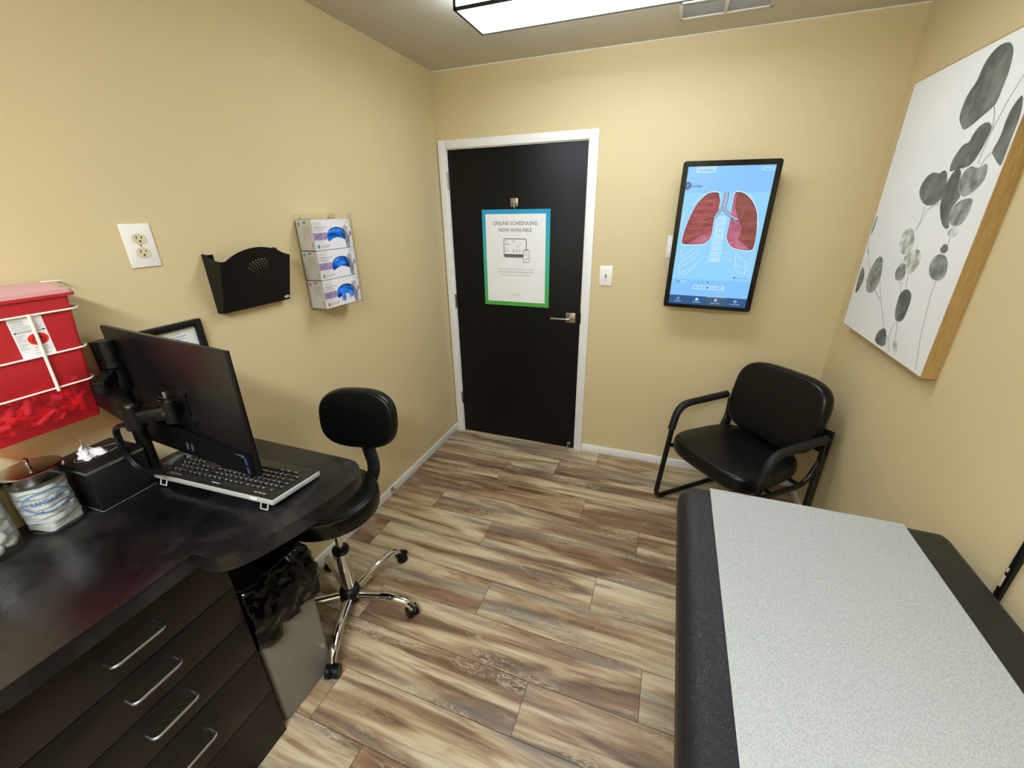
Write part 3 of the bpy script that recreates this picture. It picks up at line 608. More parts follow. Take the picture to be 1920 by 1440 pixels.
    for q in b2.verts:
        p = q.co.copy(); n_ = noise.ridged_multi_fractal(Vector((p.y*1.1+p.z*.8, p.z*1.6-p.y*.5, seed*2.3)), 1.0, 2.0, 2, 1.0, 1.2)
        sx = math.copysign(abs(p.x)**.45, p.x); q.co = Vector((.036*sx + (n_-1.0)*.013, .070*p.y, .050*p.z))
    b._merge(b2, GLOVE, Matrix.Translation((.008+d_-.039, (y0+y1)/2+cx+.008, z+cz-.001)), True)
    if seed == 3:   # a cuff hanging out of the lowest box
        for (yy, ww, zz) in ((-.024, .012, -.044), (.030, .015, -.028)):
            b.tube([(.008+d_-.002, (y0+y1)/2+cx+yy, z+cz-.005), (.008+d_+.0075, (y0+y1)/2+cx+yy+.001, z+cz-.022), (.008+d_+.0045, (y0+y1)/2+cx+yy+.006, z+cz+zz)], [ww*.8, ww, ww*.55], GLOVE, flat=(.2, 1), seg=14)
    o = b.build('nitrile_glove', GLOVE); tag(o, label2, 'glove', 'blue gloves filling the glove boxes'); 
    return t
glove_box(1.5275, mat('blue_square_print', '#2f86b5', .6), 1, 'topmost white glove box in the clear wall holder, with small blue square', 'crumpled blue nitrile glove in the opening of the topmost glove box')
glove_box(1.4030, mat('green_square_print', '#3f9a63', .6), 2, 'middle white glove box in the clear wall holder, with small green square', 'crumpled blue nitrile glove in the opening of the middle glove box')
glove_box(1.2785, mat('red_square_print', '#cf4455', .6), 3, 'lowest white glove box in the clear wall holder, with small red square', 'blue nitrile glove hanging out of the lowest glove box')

# sharps container, its wire bracket and what is in it
def red_plastic():
    m = bpy.data.materials.new('translucent_red_plastic'); m.use_nodes = True; nt = m.node_tree; b_ = nt.nodes['Principled BSDF']; out = nt.nodes['Material Output']; L = nt.links.new
    b_.inputs['Base Color'].default_value = lin('#bb262d'); b_.inputs['Roughness'].default_value = .4
    t = N(nt, 'ShaderNodeBsdfTransparent'); t.inputs[0].default_value = (1, .22, .27, 1)
    x = N(nt, 'ShaderNodeMixShader'); 
    tc = N(nt, 'ShaderNodeTexCoord'); sp = N(nt, 'ShaderNodeSeparateXYZ'); L(tc.outputs['Object'], sp.inputs[0]); mr = N(nt, 'ShaderNodeMapRange'); mr.inputs[1].default_value = .09; mr.inputs[2].default_value = .16; mr.inputs[3].default_value = .60; mr.inputs[4].default_value = .10; L(sp.outputs['Z'], mr.inputs[0]); L(mr.outputs[0], x.inputs[0]); L(b_.outputs[0], x.inputs[1]); L(t.outputs[0], x.inputs[2]); L(x.outputs[0], out.inputs[0]); return m
REDP = red_plastic(); REDS = mat('red_plastic_rim', '#b5262c', .35); PINK = mat('translucent_pink_lid', '#d3a09f', .35)
YC, XF = -2.268, .128
def sharps():
    t = tag(empty('sharps_container', (.02, YC, 1.185)), 'red plastic sharps container with biohazard label in a white wire bracket', 'sharps container')
    d_ = XF-.02
    def body(b):
        zt = .322; lo = [(0, -.108), (d_-.012, -.113), (d_-.012, .113), (0, .108)]
        lo = rounded(d_-.012, .226, .012, cx=(d_-.012)/2+.004); hi = rounded(d_, .290, .012, cx=d_/2)
        n = len(lo); a = [b.bm.verts.new((p[0], p[1], 0)) for p in lo]; c = [b.bm.verts.new((p[0], p[1], zt)) for p in hi]
        b.bm.faces.new(a[::-1])
        for k in range(n): b.bm.faces.new((a[k], a[(k+1) % n], c[(k+1) % n], c[k]))
    part('body', t, REDP, body)
    part('rim', t, REDS, lambda b: b.prism(rounded(d_+.012, .312, .014, cx=d_/2), (0, 0, .313), (1, 0, 0), (0, 1, 0), (0, 0, 1), .007))
    def lid(b):
        b.prism(rounded(d_+.010, .308, .014, cx=d_/2), (0, 0, .320), (1, 0, 0), (0, 1, 0), (0, 0, 1), .009)
        b.prism([(0, .0), (d_-.006, 0), (d_-.022, .006), (.0, .012)], (0, -.14, .329), (1, 0, 0), (0, 0, 1), (0, 1, 0), .28)
        b.box((d_*.50, -.05, .338), (.05, .15, .008), mat('white_drop_flap', '#f4f2f2', .3), bev=.003)
    part('lid', t, PINK, lid)
    sl = Vector((.008, 0, .322)).normalized()      # front face leans outward to the top
    g = G(Vector((d_-.0031, .0, .181)), (0, 1, 0), sl, Vector((sl.z, 0, -sl.x)), .0004)
    u0, u1, h_ = .018, .078, .098
    RB = mat('biohazard_red', '#e32a12', .5)
    g.rect(u0, 0, u1, h_, PAPERW, 1)
    for q in range(7):
        v = h_-.008-q*.0042; g.rect(u0+.003, v-.0010, u0+(.026 if q < 3 else .054 - .006*(q % 2)), v, GREYINK if q else INK, 2)
    g.line([(u0+.003, .064), (u0+.022, .064)], .0011, INK, 2); g.poly([(u0+.001, .064), (u0+.007, .0663), (u0+.007, .0617)], INK, 2); g.text('FULL', u0+.0285, .0625, .0032, INK, 2)
    g.line([(u0+.035, .064), (u0+.053, .064)], .0011, INK, 2); g.poly([(u0+.059, .064), (u0+.053, .0663), (u0+.053, .0617)], INK, 2)
    cx, cz = u1-.021, .044; g.ell(cx, cz, .0185, .0145, RB, 2)
    for a in (PI/2, PI/2+2*PI/3, PI/2+4*PI/3):
        pts = [(cx + .0062*math.cos(a) + .0058*math.cos(a+q), cz + .0052*math.sin(a) + .0052*math.sin(a+q)) for q in [(-2.4+4.8*k/14) for k in range(15)]]; g.line(pts, .0017, INK, 3)
    g.ring(cx, cz, .0058, .005, .0012, INK, 3); g.text('BIOHAZARD', cx, .0235, .0028, INK, 2)
    for q in range(10):
        if q in (5,): continue
        v = .058-q*.0036; g.rect(u0+.003, v-.0009, u0+.019-.003*(q % 3), v, GREYINK, 2)
    g.rect(u0+.024, .018, u0+.054, .0188, GREYINK, 2); g.rect(u0+.024, .012, u0+.046, .0128, GREYINK, 2); g.rect(u0+.024, .008, u0+.05, .0088, GREYINK, 2)
    g.build('warning_label', None, t, fixn=False)
    # contents
    r = random.Random(4); cs = [mat('pale_pink_plastic', '#f0a8a8', .3), mat('white_syringe_plastic', '#f2eeee', .3), mat('orange_cap', '#f0762c', .4), mat('used_red_cap', '#c83a44', .4)]
    b = B()
    for k in range(230):
        p = Vector((r.uniform(.05, .112), YC + r.uniform(-.098, .098), 1.200 + r.random()**1.5*.125)); d = Vector((r.uniform(-.25, .25), r.uniform(-1, 1), r.uniform(-.8, .8))).normalized(); l = r.uniform(.015, .045)
        q = p + d*l
        if not (.036 < q.x < .116 and abs(q.y-YC) < .103 and q.z > 1.194): continue
        b.cyl(p, q, r.uniform(.004, .009), r.choice(cs), seg=10)
    o = b.build('discarded_syringes', None); tag(o, 'jumble of discarded syringes and caps inside the red sharps container', 'syringes', kind='stuff')
    # wire bracket
    t2 = tag(empty('wire_bracket', (0, YC, 1.185)), 'white wire bracket holding the red sharps container to the left wall', 'bracket')
    wm = mat('white_wire', '#efe8da', .35)
    def wires(b):
        for z in (1.466, 1.369, 1.285):
            x = XF + .006 - (1.49-z)*.045; hy = .160 - (1.49-z)*.12
            b.tube(fillet([(.003, YC+hy-.004, z-1.185), (x-.02, YC+hy, z-1.185), (x, YC+hy-.016, z-1.185), (x, YC-hy+.016, z-1.185), (x-.02, YC-hy, z-1.185), (.003, YC-hy+.004, z-1.185)], .012), .0024, seg=10)
    bb = B(); bb.mats = [wm]; wires(bb)
    xt = XF+.009-(1.49-1.466)*.045; xbm = XF+.009-(1.49-1.285)*.045
    bb.cyl((xt, -2.213, 1.469-1.185), (xbm, -2.218, 1.278-1.185), .0034, wm, seg=12)
    bb.tube(fillet([(.003, -2.125, .335), (.03, -2.125, .340), (.03, -2.085, .338), (.003, -2.085, .334)], .006), .002, wm, seg=8)
    for v_ in bb.bm.verts: v_.co.y -= YC
    bb.build('wire_frame', wm, t2)
    part('back_plate', t2, wm, lambda b: b.box((.002, 0, .18), (.004, .27, .30), bev=.001))
    part('lock_knob', t2, NICKEL, lambda b: (b.cyl((.075, .150, .283), (.075, .166, .283), .009), b.cyl((.003, .157, .283), (.078, .157, .283), .004)))
sharps()

# ================================================================== POSTER ON THE DOOR
def poster():
    x0, x1, z0, z1 = .298, .765, 1.061, 1.681; yf = -.0035
    t = tag(empty('door_poster', ((x0+x1)/2, -.001, z0)), 'white online scheduling poster with blue to green border on the black door', 'poster')
    w_, h_ = x1-x0, z1-z0
    m = bpy.data.materials.new('blue_green_border_print'); m.use_nodes = True; nt = m.node_tree; b_ = nt.nodes['Principled BSDF']; b_.inputs['Roughness'].default_value = .45
    tc = N(nt, 'ShaderNodeTexCoord'); sp = N(nt, 'ShaderNodeSeparateXYZ'); mr = N(nt, 'ShaderNodeMapRange'); mr.inputs[2].default_value = h_
    r = N(nt, 'ShaderNodeValToRGB'); e = r.color_ramp.elements; e[0].position = .05; e[0].color = lin('#4ba845'); e[1].position = .97; e[1].color = lin('#1c9bca'); q = e.new(.5); q.color = lin('#35b39a')
    nt.links.new(tc.outputs['Object'], sp.inputs[0]); nt.links.new(sp.outputs['Z'], mr.inputs[0]); nt.links.new(mr.outputs[0], r.inputs['Fac']); nt.links.new(r.outputs['Color'], b_.inputs['Base Color'])
    part('sheet', t, m, lambda b: b.box((0, yf/2-.0005, h_/2), (w_, -yf-.001, h_)))
    g = G((0, yf, 0), (1, 0, 0), (0, 0, 1), (0, -1, 0), .0004); cx = (x0+x1)/2; X = lambda x: x-cx; Z = lambda z: z-z0
    W1 = mat('poster_white', '#eceded', .5); TX = mat('poster_dark_text', '#3c4043', .5)
    g.rect(X(.3225), Z(1.0885), X(.7365), Z(1.6535), W1, 1)
    g.text('ONLINE SCHEDULING', X(.528), Z(1.587), .0225, TX, 2, width=.306, bold=.006, spacing=1.05)
    g.text('NOW AVAILABLE', X(.529), Z(1.546), .0225, TX, 2, width=.229, bold=.006, spacing=1.05)
    # drawing of a laptop screen and a phone
    g.poly([(X(.448)+p, Z(1.399)+q) for p, q in ((-.0, 0), (.161, 0), (.161, .1), (.155, .105), (.006, .105), (0, .1))], TX, 2); g.rect(X(.4525), Z(1.405), X(.6045), Z(1.4995), W1, 3)
    g.poly([(X(.448), Z(1.399)), (X(.609), Z(1.399)), (X(.605), Z(1.385)), (X(.455), Z(1.385))], mat('poster_brown_grey', '#6d6863', .5), 2)
    g.rect(X(.425), Z(1.3825), X(.64), Z(1.3838), GREYINK, 2)
    for (a, c, d, e_) in ((.456, 1.489, .474, .0025), (.462, 1.483, .480, .002), (.508, 1.487, .532, .0025), (.508, 1.480, .524, .002), (.456, 1.466, .492, .004), (.562, 1.472, .572, .002), (.56, 1.469, .574, .0015), (.535, 1.452, .560, .002), (.456, 1.445, .462, .0015), (.456, 1.435, .480, .0015), (.456, 1.425, .484, .0015)):
        g.rect(X(a), Z(c), X(d), Z(c+e_), GREYINK, 4)
    for a in (.517, .540, .562): g.ell(X(a), Z(1.432), .0028, .0028, TX, 4, 12); g.rect(X(a)-.003, Z(1.421), X(a)+.003, Z(1.428), GREYINK, 4); g.rect(X(a)-.005, Z(1.417), X(a)+.005, Z(1.4185), GREYINK, 4)
    g.poly([(X(.6065)+p, Z(1.395)+q) for p, q in rounded(.042, .082, .007)], TX, 5); g.poly([(X(.6065)+p, Z(1.395)+q) for p, q in rounded(.037, .076, .005)], W1, 6); g.rect(X(.599), Z(1.430), X(.614), Z(1.433), TX, 7)
    for q in range(4): g.rect(X(.594), Z(1.420-q*.008), X(.618-.004*(q % 2)), Z(1.4218-q*.008), GREYINK, 7)
    g.rect(X(.597), Z(1.375), X(.617), Z(1.378), INK, 7)
    g.text('Schedule your appointments 24/7 using our website', X(.5285), Z(1.306), .0068, TX, 2, width=.263)
    g.text('at www.advancedinternalmedicine.com/appointments', X(.5285), Z(1.2865), .0068, TX, 2, width=.262, bold=.01)
    g.text('or through your patient portal via Healow.', X(.527), Z(1.2665), .0068, TX, 2, width=.208)
    g.text('SCAN TO BOOK', X(.529), Z(1.1425), .0042, TX, 2, width=.055); g.text('APPOINTMENTS', X(.528), Z(1.1305), .0042, TX, 2, width=.068)
    g.build('print', None, t, fixn=False)
poster()

# ================================================================== LUNGS SCREEN
def tv():
    t = tag(empty('wall_screen', (1.728, -.12, 1.516), ry=math.radians(.9)), 'portrait touchscreen showing red lungs, mounted on the back wall', 'screen')
    part('wall_mount', t, BLKMET, lambda b: (b.box((0, .112, 0), (.22, .012, .22)), b.box((0, .07, 0), (.12, .08, .14), bev=.006)))
    part('housing', t, BLKPL, lambda b: b.prism(rounded(.448, .748, .012), (0, .036, 0), (1, 0, 0), (0, 0, 1), (0, -1, 0), .033))
    part('bezel', t, BLKGL, lambda b: b.prism(rounded(.454, .754, .014), (0, .006, 0), (1, 0, 0), (0, 0, 1), (0, -1, 0), .006))
    g = G((0, 0, 0), (1, 0, 0), (0, 0, 1), (0, -1, 0), .0003); E = emissive
    BG = E('screen_light_blue', '#8ccffd'); BG2 = E('screen_header_blue', '#80c0fa'); NAV = E('screen_navy', '#144f88'); NAV2 = E('screen_navy_active', '#2c5274'); WT = E('screen_white', '#d6efff')
    DK = E('screen_dark_teal', '#123a58'); RD = E('screen_logo_red', '#b25a70'); RIB = E('screen_pale_rib', '#88b9de'); PALE = E('screen_pale_panel', '#a4d9fb'); LG = E('screen_lung_edge', '#3a1520')
    def lungm(name, c1, c2, band):
        m = E(name, c1); nt = m.node_tree; b_ = nt.nodes['Principled BSDF']; tc = N(nt, 'ShaderNodeTexCoord'); mp = N(nt, 'ShaderNodeMapping'); mp.inputs['Scale'].default_value = (3, 1, band)
        n = N(nt, 'ShaderNodeTexNoise', Scale=5.0, Detail=5.0, Distortion=.5); r = N(nt, 'ShaderNodeValToRGB'); r.color_ramp.elements[0].position = .38; r.color_ramp.elements[0].color = lin(c1); r.color_ramp.elements[1].position = .66; r.color_ramp.elements[1].color = lin(c2)
        nt.links.new(tc.outputs['Object'], mp.inputs[0]); nt.links.new(mp.outputs[0], n.inputs['Vector']); nt.links.new(n.outputs['Fac'], r.inputs['Fac']); nt.links.new(r.outputs['Color'], b_.inputs['Emission Color']); return m
    LU = lungm('screen_lung_red', '#7e2730', '#a5464c', 8); LP = lungm('screen_lung_pink', '#a04a66', '#c4718f', 4); LB = lungm('screen_lung_brown', '#7c3538', '#984a46', 7)
    g.poly([(-.2005, .351), (-.2005, -.3555), (.2005, -.3555), (.2005, .351)], BG, 1)
    g.rect(-.2005, .228, .2005, .351, BG2, 2); g.rect(-.2005, -.308, .2005, -.214, BG2, 2); g.rect(-.2005, -.3555, .2005, -.3065, NAV, 3); g.rect(-.005, -.3555, .094, -.3065, NAV2, 4); g.rect(-.002, -.3085, .090, -.3050, E('screen_tab_bar', '#c9b4c0'), 5)
    def cko(p):
        for _ in range(2): p = [p[0]] + [q for a, c in zip(p, p[1:]) for q in ((a[0]*.75+c[0]*.25, a[1]*.75+c[1]*.25), (a[0]*.25+c[0]*.75, a[1]*.25+c[1]*.75))] + [p[-1]]
        return p
    RIBL = E('screen_rib_light', '#b0defa')
    for pts in RIBS: g.line(cko(pts), .0085, RIB, 2); g.line(cko(pts), .0060, RIBL, 2.5)
    g.poly([(-.024, .115), (.022, .115), (.030, -.12), (-.030, -.12)], RIBL, 1.5)
    for (x, z), q in zip(SPINE, range(20)):
        wd = .036 + .0016*q
        g.line([(x-wd/2, z), (x+wd/2, z)], .0024, RIB, 2)
        if q > 3: g.line([(x-wd/2, z), (x-wd/2+.003, z-.028)], .0012, RIB, 2); g.line([(x+wd/2, z), (x+wd/2-.003, z-.028)], .0012, RIB, 2)
    def grown(p, k):
        cx = sum(a for a, _ in p)/len(p); cz = sum(a for _, a in p)/len(p); return [(cx+(a-cx)*k, cz+(c-cz)*k) for a, c in p]
    def ck(p): return [q for a, c in zip(p, p[1:]+p[:1]) for q in ((a[0]*.78+c[0]*.22, a[1]*.78+c[1]*.22), (a[0]*.22+c[0]*.78, a[1]*.22+c[1]*.78))]
    for P_, m_ in ((ck(LUNGL), LU), (ck(LUNGR), LB)): g.poly(grown(P_, 1.045), WT, 3); g.poly(grown(P_, 1.012), LG, 4); g.poly(grown(P_, .985), m_, 5)
    g.poly(grown(LUNGL2, .97), LP, 6); g.poly([(c[0]*.985+.0016, c[1]*.985) for c in LUNGR2], LP, 6)
    g.line([(.0763, .1102), (.107, .0617), (.1016, .0256), (.097, -.0005), (.1293, -.017), (.165, -.046)], .0022, LG, 7); g.line([(.0519, .2239), (.0519, .1958), (.0556, .1549), (.0763, .1102)], .0016, LG, 7)
    g.line([(-.0367, .0444), (-.0575, .0341), (-.0913, .0186), (-.1239, -.0079), (-.17, -.028)], .0018, LG, 7)
    RBN = E('screen_rib_shade', '#a85a5c')
    for k in range(6): z = .185-k*.033; g.line([(-.120-k*.008, z-.004), (-.09, z+.004), (-.06, z+.003), (-.040, z+.012)], .004, RBN, 6)
    TE = E('screen_trachea_edge', '#2b3f66'); TF = E('screen_trachea', '#b9bfe0')
    for pts, wd in (([(.0014, .2291), (.0038, .2051), (.0022, .1801), (.0006, .155)], .021), ([(.0006, .158), (-.0153, .1448), (-.0269, .1226), (-.0337, .1085)], .015), ([(.0006, .158), (.0149, .1353), (.0371, .1196), (.0583, .1069), (.0764, .1002)], .015), ([(.0513, .1088), (.0717, .0841)], .009)):
        g.line(pts, wd, TE, 8); g.line(pts, wd-.005, TF, 9)
        for a, c in zip(pts, pts[1:]):
            n_ = max(2, int(math.dist(a, c)/.0055))
            for k in range(n_):
                t_ = k/n_; x, z = a[0]+(c[0]-a[0])*t_, a[1]+(c[1]-a[1])*t_; d = Vector((c[0]-a[0], c[1]-a[1])).normalized(); nx, nz = -d.y*(wd-.004)/2, d.x*(wd-.004)/2
                g.line([(x-nx, z-nz), (x+nx, z+nz)], .0012, TE, 10)
    g.poly([(p[0]-.113, p[1]+.336) for p in rounded(.094, .030, .004)], PALE, 3); g.text('Patient', -.146, .3295, .0085, RD, 4, 'LEFT', width=.038, bold=.01); g.text('Point', -.1065, .3295, .0085, DK, 4, 'LEFT', width=.028)
    g.poly([(p[0]+.169, p[1]+.334) for p in rounded(.054, .017, .0084)], PALE, 3); g.text('Start', .162, .3310, .0058, DK, 4, width=.02); g.ring(.182, .334, .0038, .0038, .001, DK, 4, 16)
    pts = [(-.1915+.0185*math.cos(a), .262+.0185*math.sin(a)) for a in [(-2.08+4.16*k/24) for k in range(25)]]
    g.poly(pts, E('screen_back_button', '#1f5a88'), 3); g.line([(-.1865, .2695), (-.1935, .262), (-.1865, .2545)], .0022, WT, 4)
    g.text('Lungs', -.1705, .2560, .0115, DK, 4, 'LEFT', width=.049, bold=.02)
    g.poly([(p[0]-.002, p[1]-.257) for p in rounded(.162, .024, .006)], PALE, 3)
    g.poly([(p[0]-.167, p[1]-.2295) for p in rounded(.027, .011, .004)], E('screen_toggle', '#6aa9de'), 3); g.poly([(p[0]-.141, p[1]-.2295) for p in rounded(.026, .011, .004)], PALE, 3)
    g.text('2D', -.168, -.232, .0042, DK, 4); g.text('3D', -.141, -.232, .0042, DK, 4); g.text('Transparency', -.047, -.2315, .004, DK, 4, width=.036); g.ell(-.009, -.2295, .0038, .0038, DK, 4, 16); g.rect(-.005, -.2302, .052, -.2288, RIB, 4)
    for x, kind in ((-.070, 0), (-.049, 1), (-.028, 2), (-.008, 3), (.052, 4)):
        if kind == 3: g.ell(x, -.257, .0052, .0052, DK, 4, 18)
        elif kind == 0: g.ring(x, -.257, .005, .0036, .0013, DK, 4, 18); g.line([(x-.006, -.261), (x+.006, -.253)], .0012, DK, 4)
        elif kind == 1: g.line([(x-.004, -.262), (x+.004, -.252)], .0024, DK, 4)
        elif kind == 2: [g.rect(x-.006, -.2615+q*.004, x+.006, -.2602+q*.004, DK, 4) for q in range(3)]
        else: g.ring(x, -.257, .0062, .0052, .0014, DK, 4, 18); g.poly([(x+.003, -.252), (x+.009, -.254), (x+.006, -.248)], DK, 5)
    for x in (.012, .024, .036): g.ell(x, -.257, .0042, .0042, BG2, 4, 14)
    g.rect(.112, -.200, .120, -.192, DK, 3); g.text('Anatomy Layers', .122, -.1985, .0045, DK, 3, 'LEFT', width=.064)
    for x, s_ in ((-.152, 'Health Topics'), (-.052, 'Office Updates'), (.0455, 'Anatomy Library'), (.1445, 'For Clinical Staff')): g.text(s_, x, -.3425, .0052, WT, 5, width=.040 if x < 0 else .046, bold=.01)
    x, z = -.152, -.324; g.line([(x-.0075, z), (x, z+.007), (x+.0075, z)], .0016, WT, 5); g.line([(x-.0055, z), (x-.0055, z-.007), (x+.0055, z-.007), (x+.0055, z)], .0014, WT, 5)
    x = -.052; g.rect(x-.007, z-.0075, x+.007, z+.0065, WT, 5); [g.rect(x-.004, z-.004+q*.004, x+.004, z-.003+q*.004, NAV, 6) for q in range(3)]
    x = .0455; g.poly([(p[0]+x, p[1]+z) for p in rounded(.011, .015, .0045)], WT, 5); g.rect(x-.0025, z-.005, x+.0025, z, NAV2, 6)
    x = .1445; g.ring(x, z, .0078, .0078, .0013, WT, 5, 4); g.ring(x, z, .0072, .0072, .0012, WT, 5, 20); g.ell(x, z, .002, .002, WT, 5, 10)
    g.build('display', None, t, fixn=False)
tv()

# ================================================================== BOTANICAL CANVAS ON THE RIGHT WALL
def canvas():
    y0, y1, z0, z1 = -.991, -.210, 1.126, 2.134; xf = 2.358; cx, cy = (xf+W)/2, (y0+y1)/2
    t = tag(empty('botanical_canvas', (W, cy, z0)), 'large canvas print of grey-green eucalyptus leaves in a natural wood frame', 'wall art')
    wd = bpy.data.materials.new('pale_oak_frame'); wd.use_nodes = True; nt = wd.node_tree; b_ = nt.nodes['Principled BSDF']; b_.inputs['Roughness'].default_value = .55
    tc = N(nt, 'ShaderNodeTexCoord'); mp = N(nt, 'ShaderNodeMapping'); mp.inputs['Scale'].default_value = (30, 30, 3); n = N(nt, 'ShaderNodeTexNoise', Scale=6.0, Detail=5.0); r = N(nt, 'ShaderNodeValToRGB')
    r.color_ramp.elements[0].position = .3; r.color_ramp.elements[0].color = lin('#a17f45'); r.color_ramp.elements[1].position = .7; r.color_ramp.elements[1].color = lin('#b8955a')
    nt.links.new(tc.outputs['Object'], mp.inputs[0]); nt.links.new(mp.outputs[0], n.inputs['Vector']); nt.links.new(n.outputs['Fac'], r.inputs['Fac']); nt.links.new(r.outputs['Color'], b_.inputs['Base Color'])
    w_, h_ = y1-y0, z1-z0; D = W-xf
    def fr(b):
        e = .004
        for s_ in (-1, 1): b.box((-D/2, s_*(w_/2-e/2), h_/2), (D, e, h_)); b.box((-D/2, 0, h_/2+s_*(h_/2-e/2)), (D, w_-2*e, e))
    part('wood_frame', t, wd, fr)
    CV = mat('canvas_white', '#e9e8e2', .85, bump=(900, .15, .0004), mottled=('#e1e1dc', 3, .3, .7))
    part('canvas_sheet', t, CV, lambda b: b.box((-D/2-.0012, 0, h_/2), (D-.002, w_-.0084, h_-.0084)))
    g = G((xf-W-.0003, 0, 0), (0, -1, 0), (0, 0, 1), (-1, 0, 0), .00006)
    lm = {'d': mat('leaf_print_dark', '#585a50', .85, mottled=('#7d7f74', 13, .38, .64)), 'm': mat('leaf_print_mid', '#6b6c64', .85, mottled=('#a9a99f', 22, .38, .66)), 'f': mat('leaf_print_faint', '#8f9184', .85, mottled=('#dcdcd3', 24, .36, .60))}
    edge = mat('leaf_print_vein', '#45463f', .85); ST = mat('stem_print', '#6a6664', .85)
    ly = 3
    C = lambda y, z: (-(y-cy), z-z0)
    def chaikin(p, it=1):
        for _ in range(it): p = [q for a, c in zip(p, p[1:]+p[:1]) for q in ((a[0]*.75+c[0]*.25, a[1]*.75+c[1]*.25), (a[0]*.25+c[0]*.75, a[1]*.25+c[1]*.75))]
        return p
    for s_ in STEMS: g.line([C(*p) for p in s_], .0026, ST, 2)
    for q, (kind, p) in enumerate(LEAVES):
        pp = chaikin([C(max(y, y0+.012), z) for y, z in p]); g.poly(pp, lm[kind], ly+q % 7)
    g.build('leaf_print', None, t, fixn=False)
canvas()
s = B(); s.box((W-.006, -1.563, 1.15), (.012, .016, .9), BLKPL, bev=.003); s.box((W-.0125, -1.5615, .80), (.001, .006, .035), mat('chipped_plaster', '#c9b2a4', .8)); s.box((W-.0125, -1.561, .835), (.001, .004, .012), mat('chipped_plaster', '#c9b2a4', .8))
tag(s.build('cable_cover', BLKPL), 'thin black vertical strip on the right wall meeting the exam table edge', 'cable cover')

# ================================================================== COUNTER AND DRAWERS
ZC = .93; YE = YB+.25
def counter():
    pts = [(.002, YE), (.527, YE), (.527, -2.268), (.56, -2.270), (.590, -2.262), (.612, -2.246), (.632, -2.215), (.650, -2.170), (.668, -2.110), (.682, -2.05), (.692, -1.99), (.696, -1.93), (.692, -1.885), (.678, -1.853), (.655, -1.828), (.625, -1.813), (.60, -1.81), (.002, -1.81)]
    curve = pts[3:-2]
    for _ in range(2): curve = [curve[0]] + [q for a, c in zip(curve, curve[1:]) for q in ((a[0]*.75+c[0]*.25, a[1]*.75+c[1]*.25), (a[0]*.25+c[0]*.75, a[1]*.25+c[1]*.75))] + [curve[-1]]
    pts = pts[:3] + curve + pts[-2:]
    b = B(); b.prism(pts, (0, 0, ZC-.045), (1, 0, 0), (0, 1, 0), (0, 0, 1), .045); bmesh.ops.bevel(b.bm, geom=[e for e in b.bm.edges if all(abs(v.co.z-ZC) < 1e-4 for v in e.verts)], offset=.0025, segments=2, affect='EDGES')
    o = b.build('worktop', COUNTER); tag(o, 'dark mottled worktop along the left wall with rounded wider end', 'worktop')
counter()
def cabinet():
    xf = .445; t = tag(empty('drawer_cabinet', (0, -2.17, 0)), 'dark brown cabinet of four drawers with silver bar pulls under the worktop', 'cabinet'); L_ = .62
    part('carcass', t, CABIN, lambda b: (b.box((.2235, -L_/2, .109), (.441, L_, .216)), b.box((.215, -L_/2, .549), (.424, L_, .662)), b.box((.215, -.009, .549), (.425, .018, .662))))
    zs = [(.2215, .4115), (.4155, .5505), (.5545, .6835), (.6875, .879)]; hz = [.322, .493, .630, .759]
    for (z0, z1), zh in zip(zs, hz):
        d = part('drawer', t, CABIN, lambda b: b.box((xf-.009, -L_/2, (z0+z1)/2), (.018, L_-.002, z1-z0), bev=.001))
        ya, yb = -.178, -.288
        part('bar_pull', d, BRUSH, lambda b: b.tube(fillet([(xf-.002, ya, zh), (xf+.030, ya, zh), (xf+.030, yb, zh), (xf-.002, yb, zh)], .016), .0045, seg=14))
cabinet()
def cab2():   # the run continues past the left picture edge
    xf = .445; t = tag(empty('base_cabinet', (0, -2.792, 0)), 'dark brown cabinet doors further along the left wall under the worktop', 'cabinet'); L_ = .9
    part('carcass', t, CABIN, lambda b: b.box((.215, -L_/2, .44), (.424, L_, .88)))
    for k in range(2):
        d = part('door', t, CABIN, lambda b: b.box((xf-.009, -L_/4-k*L_/2, .549), (.018, L_/2-.004, .655), bev=.001)); y = -L_/2+(.04 if k == 0 else -.04)
        part('bar_pull', d, BRUSH, lambda b: b.tube(fillet([(xf-.002, y, .80), (xf+.030, y, .80), (xf+.030, y, .69), (xf-.002, y, .69)], .016), .0045, seg=14))
cab2()

